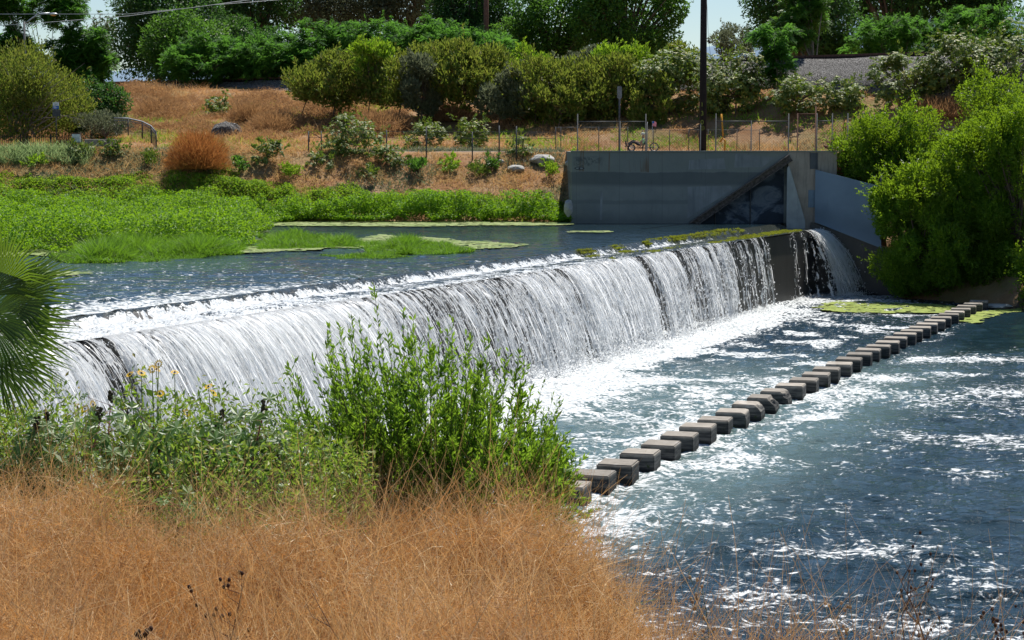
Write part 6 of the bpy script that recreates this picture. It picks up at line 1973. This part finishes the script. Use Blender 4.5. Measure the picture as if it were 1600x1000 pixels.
def sunflower(px, py, Y, label, nf=2, seed=0):
    rs = np.random.RandomState(seed)
    tip = P(px, py, Y=Y); base = Vector((tip.x + rs.uniform(-.1, .1), Y + .05, float(near_z(tip.x, Y))))
    root = empty('sunflower', base, label, 'flower', 'wild sunflowers in the near thicket')
    st = MB(); parts = []; ct = MB(); lv = []
    for k in range(nf):
        e = tip + Vector((0, 0, 0)) if k == 0 else tip + Vector((rs.uniform(-.07, .07), rs.uniform(-.05, .05), -rs.uniform(.01, .06)))
        m = base.lerp(e, .6) + Vector((rs.uniform(-.05, .05), 0, 0))
        st.tube([base, m, e], [.006, .005, .003], 5)
        fd = unit(np.array([rs.uniform(-1.1, 1.1), rs.uniform(-.9, -.1), rs.uniform(.0, 1.3)]))
        A = unit(np.cross(fd, [0, 0, 1.])); B = np.cross(fd, A)
        n_ = 12
        for j in range(n_):
            a = 2 * np.pi * j / n_
            d_ = A * math.cos(a) + B * math.sin(a)
            parts.append(leaf_quads(np.array([tuple(e)]) + d_ * .012, (d_ + fd * .15)[None], fd[None], np.array([rs.uniform(.021, .030)]), np.array([.013]), .02))
        ct.ball(e + Vector(fd) * .004, .007, 8, 5)
        for j in range(8):
            t_ = rs.rand(); q = base.lerp(m, t_ * 2) if t_ < .5 else m.lerp(e, t_ * 2 - 1); lv.append(tuple(q))
    npmesh('petals', *merge(parts), G_yellow, root)
    ct.build('flower_centres', M_hd, root)
    st.build('stems', M_greenstem, root)
    p = np.array(lv); V, F = leaf_quads(p, rdir(rs, len(p)) + np.array([0, 0, -.2]), np.array([0, -.2, 1.]) + rdir(rs, len(p)) * .4, rs.uniform(.05, .10, len(p)), rs.uniform(.03, .06, len(p)))
    npmesh('leaves', V, F, G_bush, root)
for i, (px, py, lb, nf) in enumerate([(248, 569, 'cluster of yellow sunflowers standing highest against the waterfall', 3), (221, 583, 'yellow sunflower with a dark centre left of the highest cluster', 1), (203, 585, 'small half-open sunflower, leftmost of the group by the waterfall', 1), (273, 582, 'tiny sunflower bud right of the highest cluster', 1),
        (145, 632, 'pair of orange-yellow sunflowers low behind the castor leaves', 2), (250, 615, 'yellow sunflower facing sideways under the highest cluster', 1), (326, 604, 'yellow sunflower right of the waterfall gap', 1), (401, 690, 'yellow sunflower beside the left edge of the big bush', 1),
        (122, 636, 'small orange sunflower low at the left of the thicket', 1), (292, 645, 'small yellow sunflower near the slanting red stem', 1), (333, 614, 'orange sunflower just under the flower right of the gap', 1)]):
    sunflower(px, py, 13.9, lb, nf, 300 + i)
# leafy undergrowth that fills the thicket
n = 62000
X = rs.uniform(-4.2, -1.0, n); Y = rs.uniform(11.6, 15.4, n)
H = interp(X, [-4.2, -3, -2, -1.2], [1.45, 1.40, 1.32, 1.15]) * (.45 + .8 * fbm(X * 2.2, Y * 2.2, 7, 3)) * sstep(11.4, 13.2, Y)
kp = vn(X * 3, Y * 3 + 4, 9) > .25
X, Y, H = X[kp], Y[kp], H[kp]; n = len(X)
p = np.stack([X, Y, near_z(X, Y) + H * rs.uniform(.1, 1.1, n)], 1)
V, F = leaf_quads(p, unit(rdir(rs, n) + np.array([0, 0, .3])), unit(rdir(rs, n) + np.array([0, 0, .8])), rs.uniform(.03, .075, n), rs.uniform(.012, .028, n))
tag(npmesh('undergrowth', V, F, leaf_mat('undergrowth_leaves', [(.035, .09, .015), (.07, .17, .02), (.14, .25, .04), (.33, .33, .13), (.36, .22, .06)], .4, .45, .35, (.40, .60, .05))), 'mixed leafy undergrowth filling the thicket left of the big bush', 'undergrowth', kind='stuff')
n = 24000
X = rs.uniform(-4.2, -.9, n); Y = rs.uniform(11.8, 15.0, n)
tufts('undergrowth_stems', X, Y, near_z(X, Y), rs.uniform(.4, 1.25, n), np.full(n, .0022), leaf_mat('thicket_stems', [(.13, .15, .05), (.22, .17, .08), (.35, .26, .13), (.16, .06, .04)], .2, .6, .2), 'thin stems and grass stalks standing in the near thicket', 'undergrowth', rs, .30, k=4)
# green sprigs creeping up the right flank of the mound
X = rs.uniform(.2, 1.0, 5000); Y = rs.uniform(12, 14.8, 5000)
tufts('green_sprigs', X, Y, near_z(X, Y), rs.uniform(.15, .5, 5000), np.full(5000, .004), G_bush, 'green sprigs between the big bush and the orange mound', 'sprigs', rs, .6)
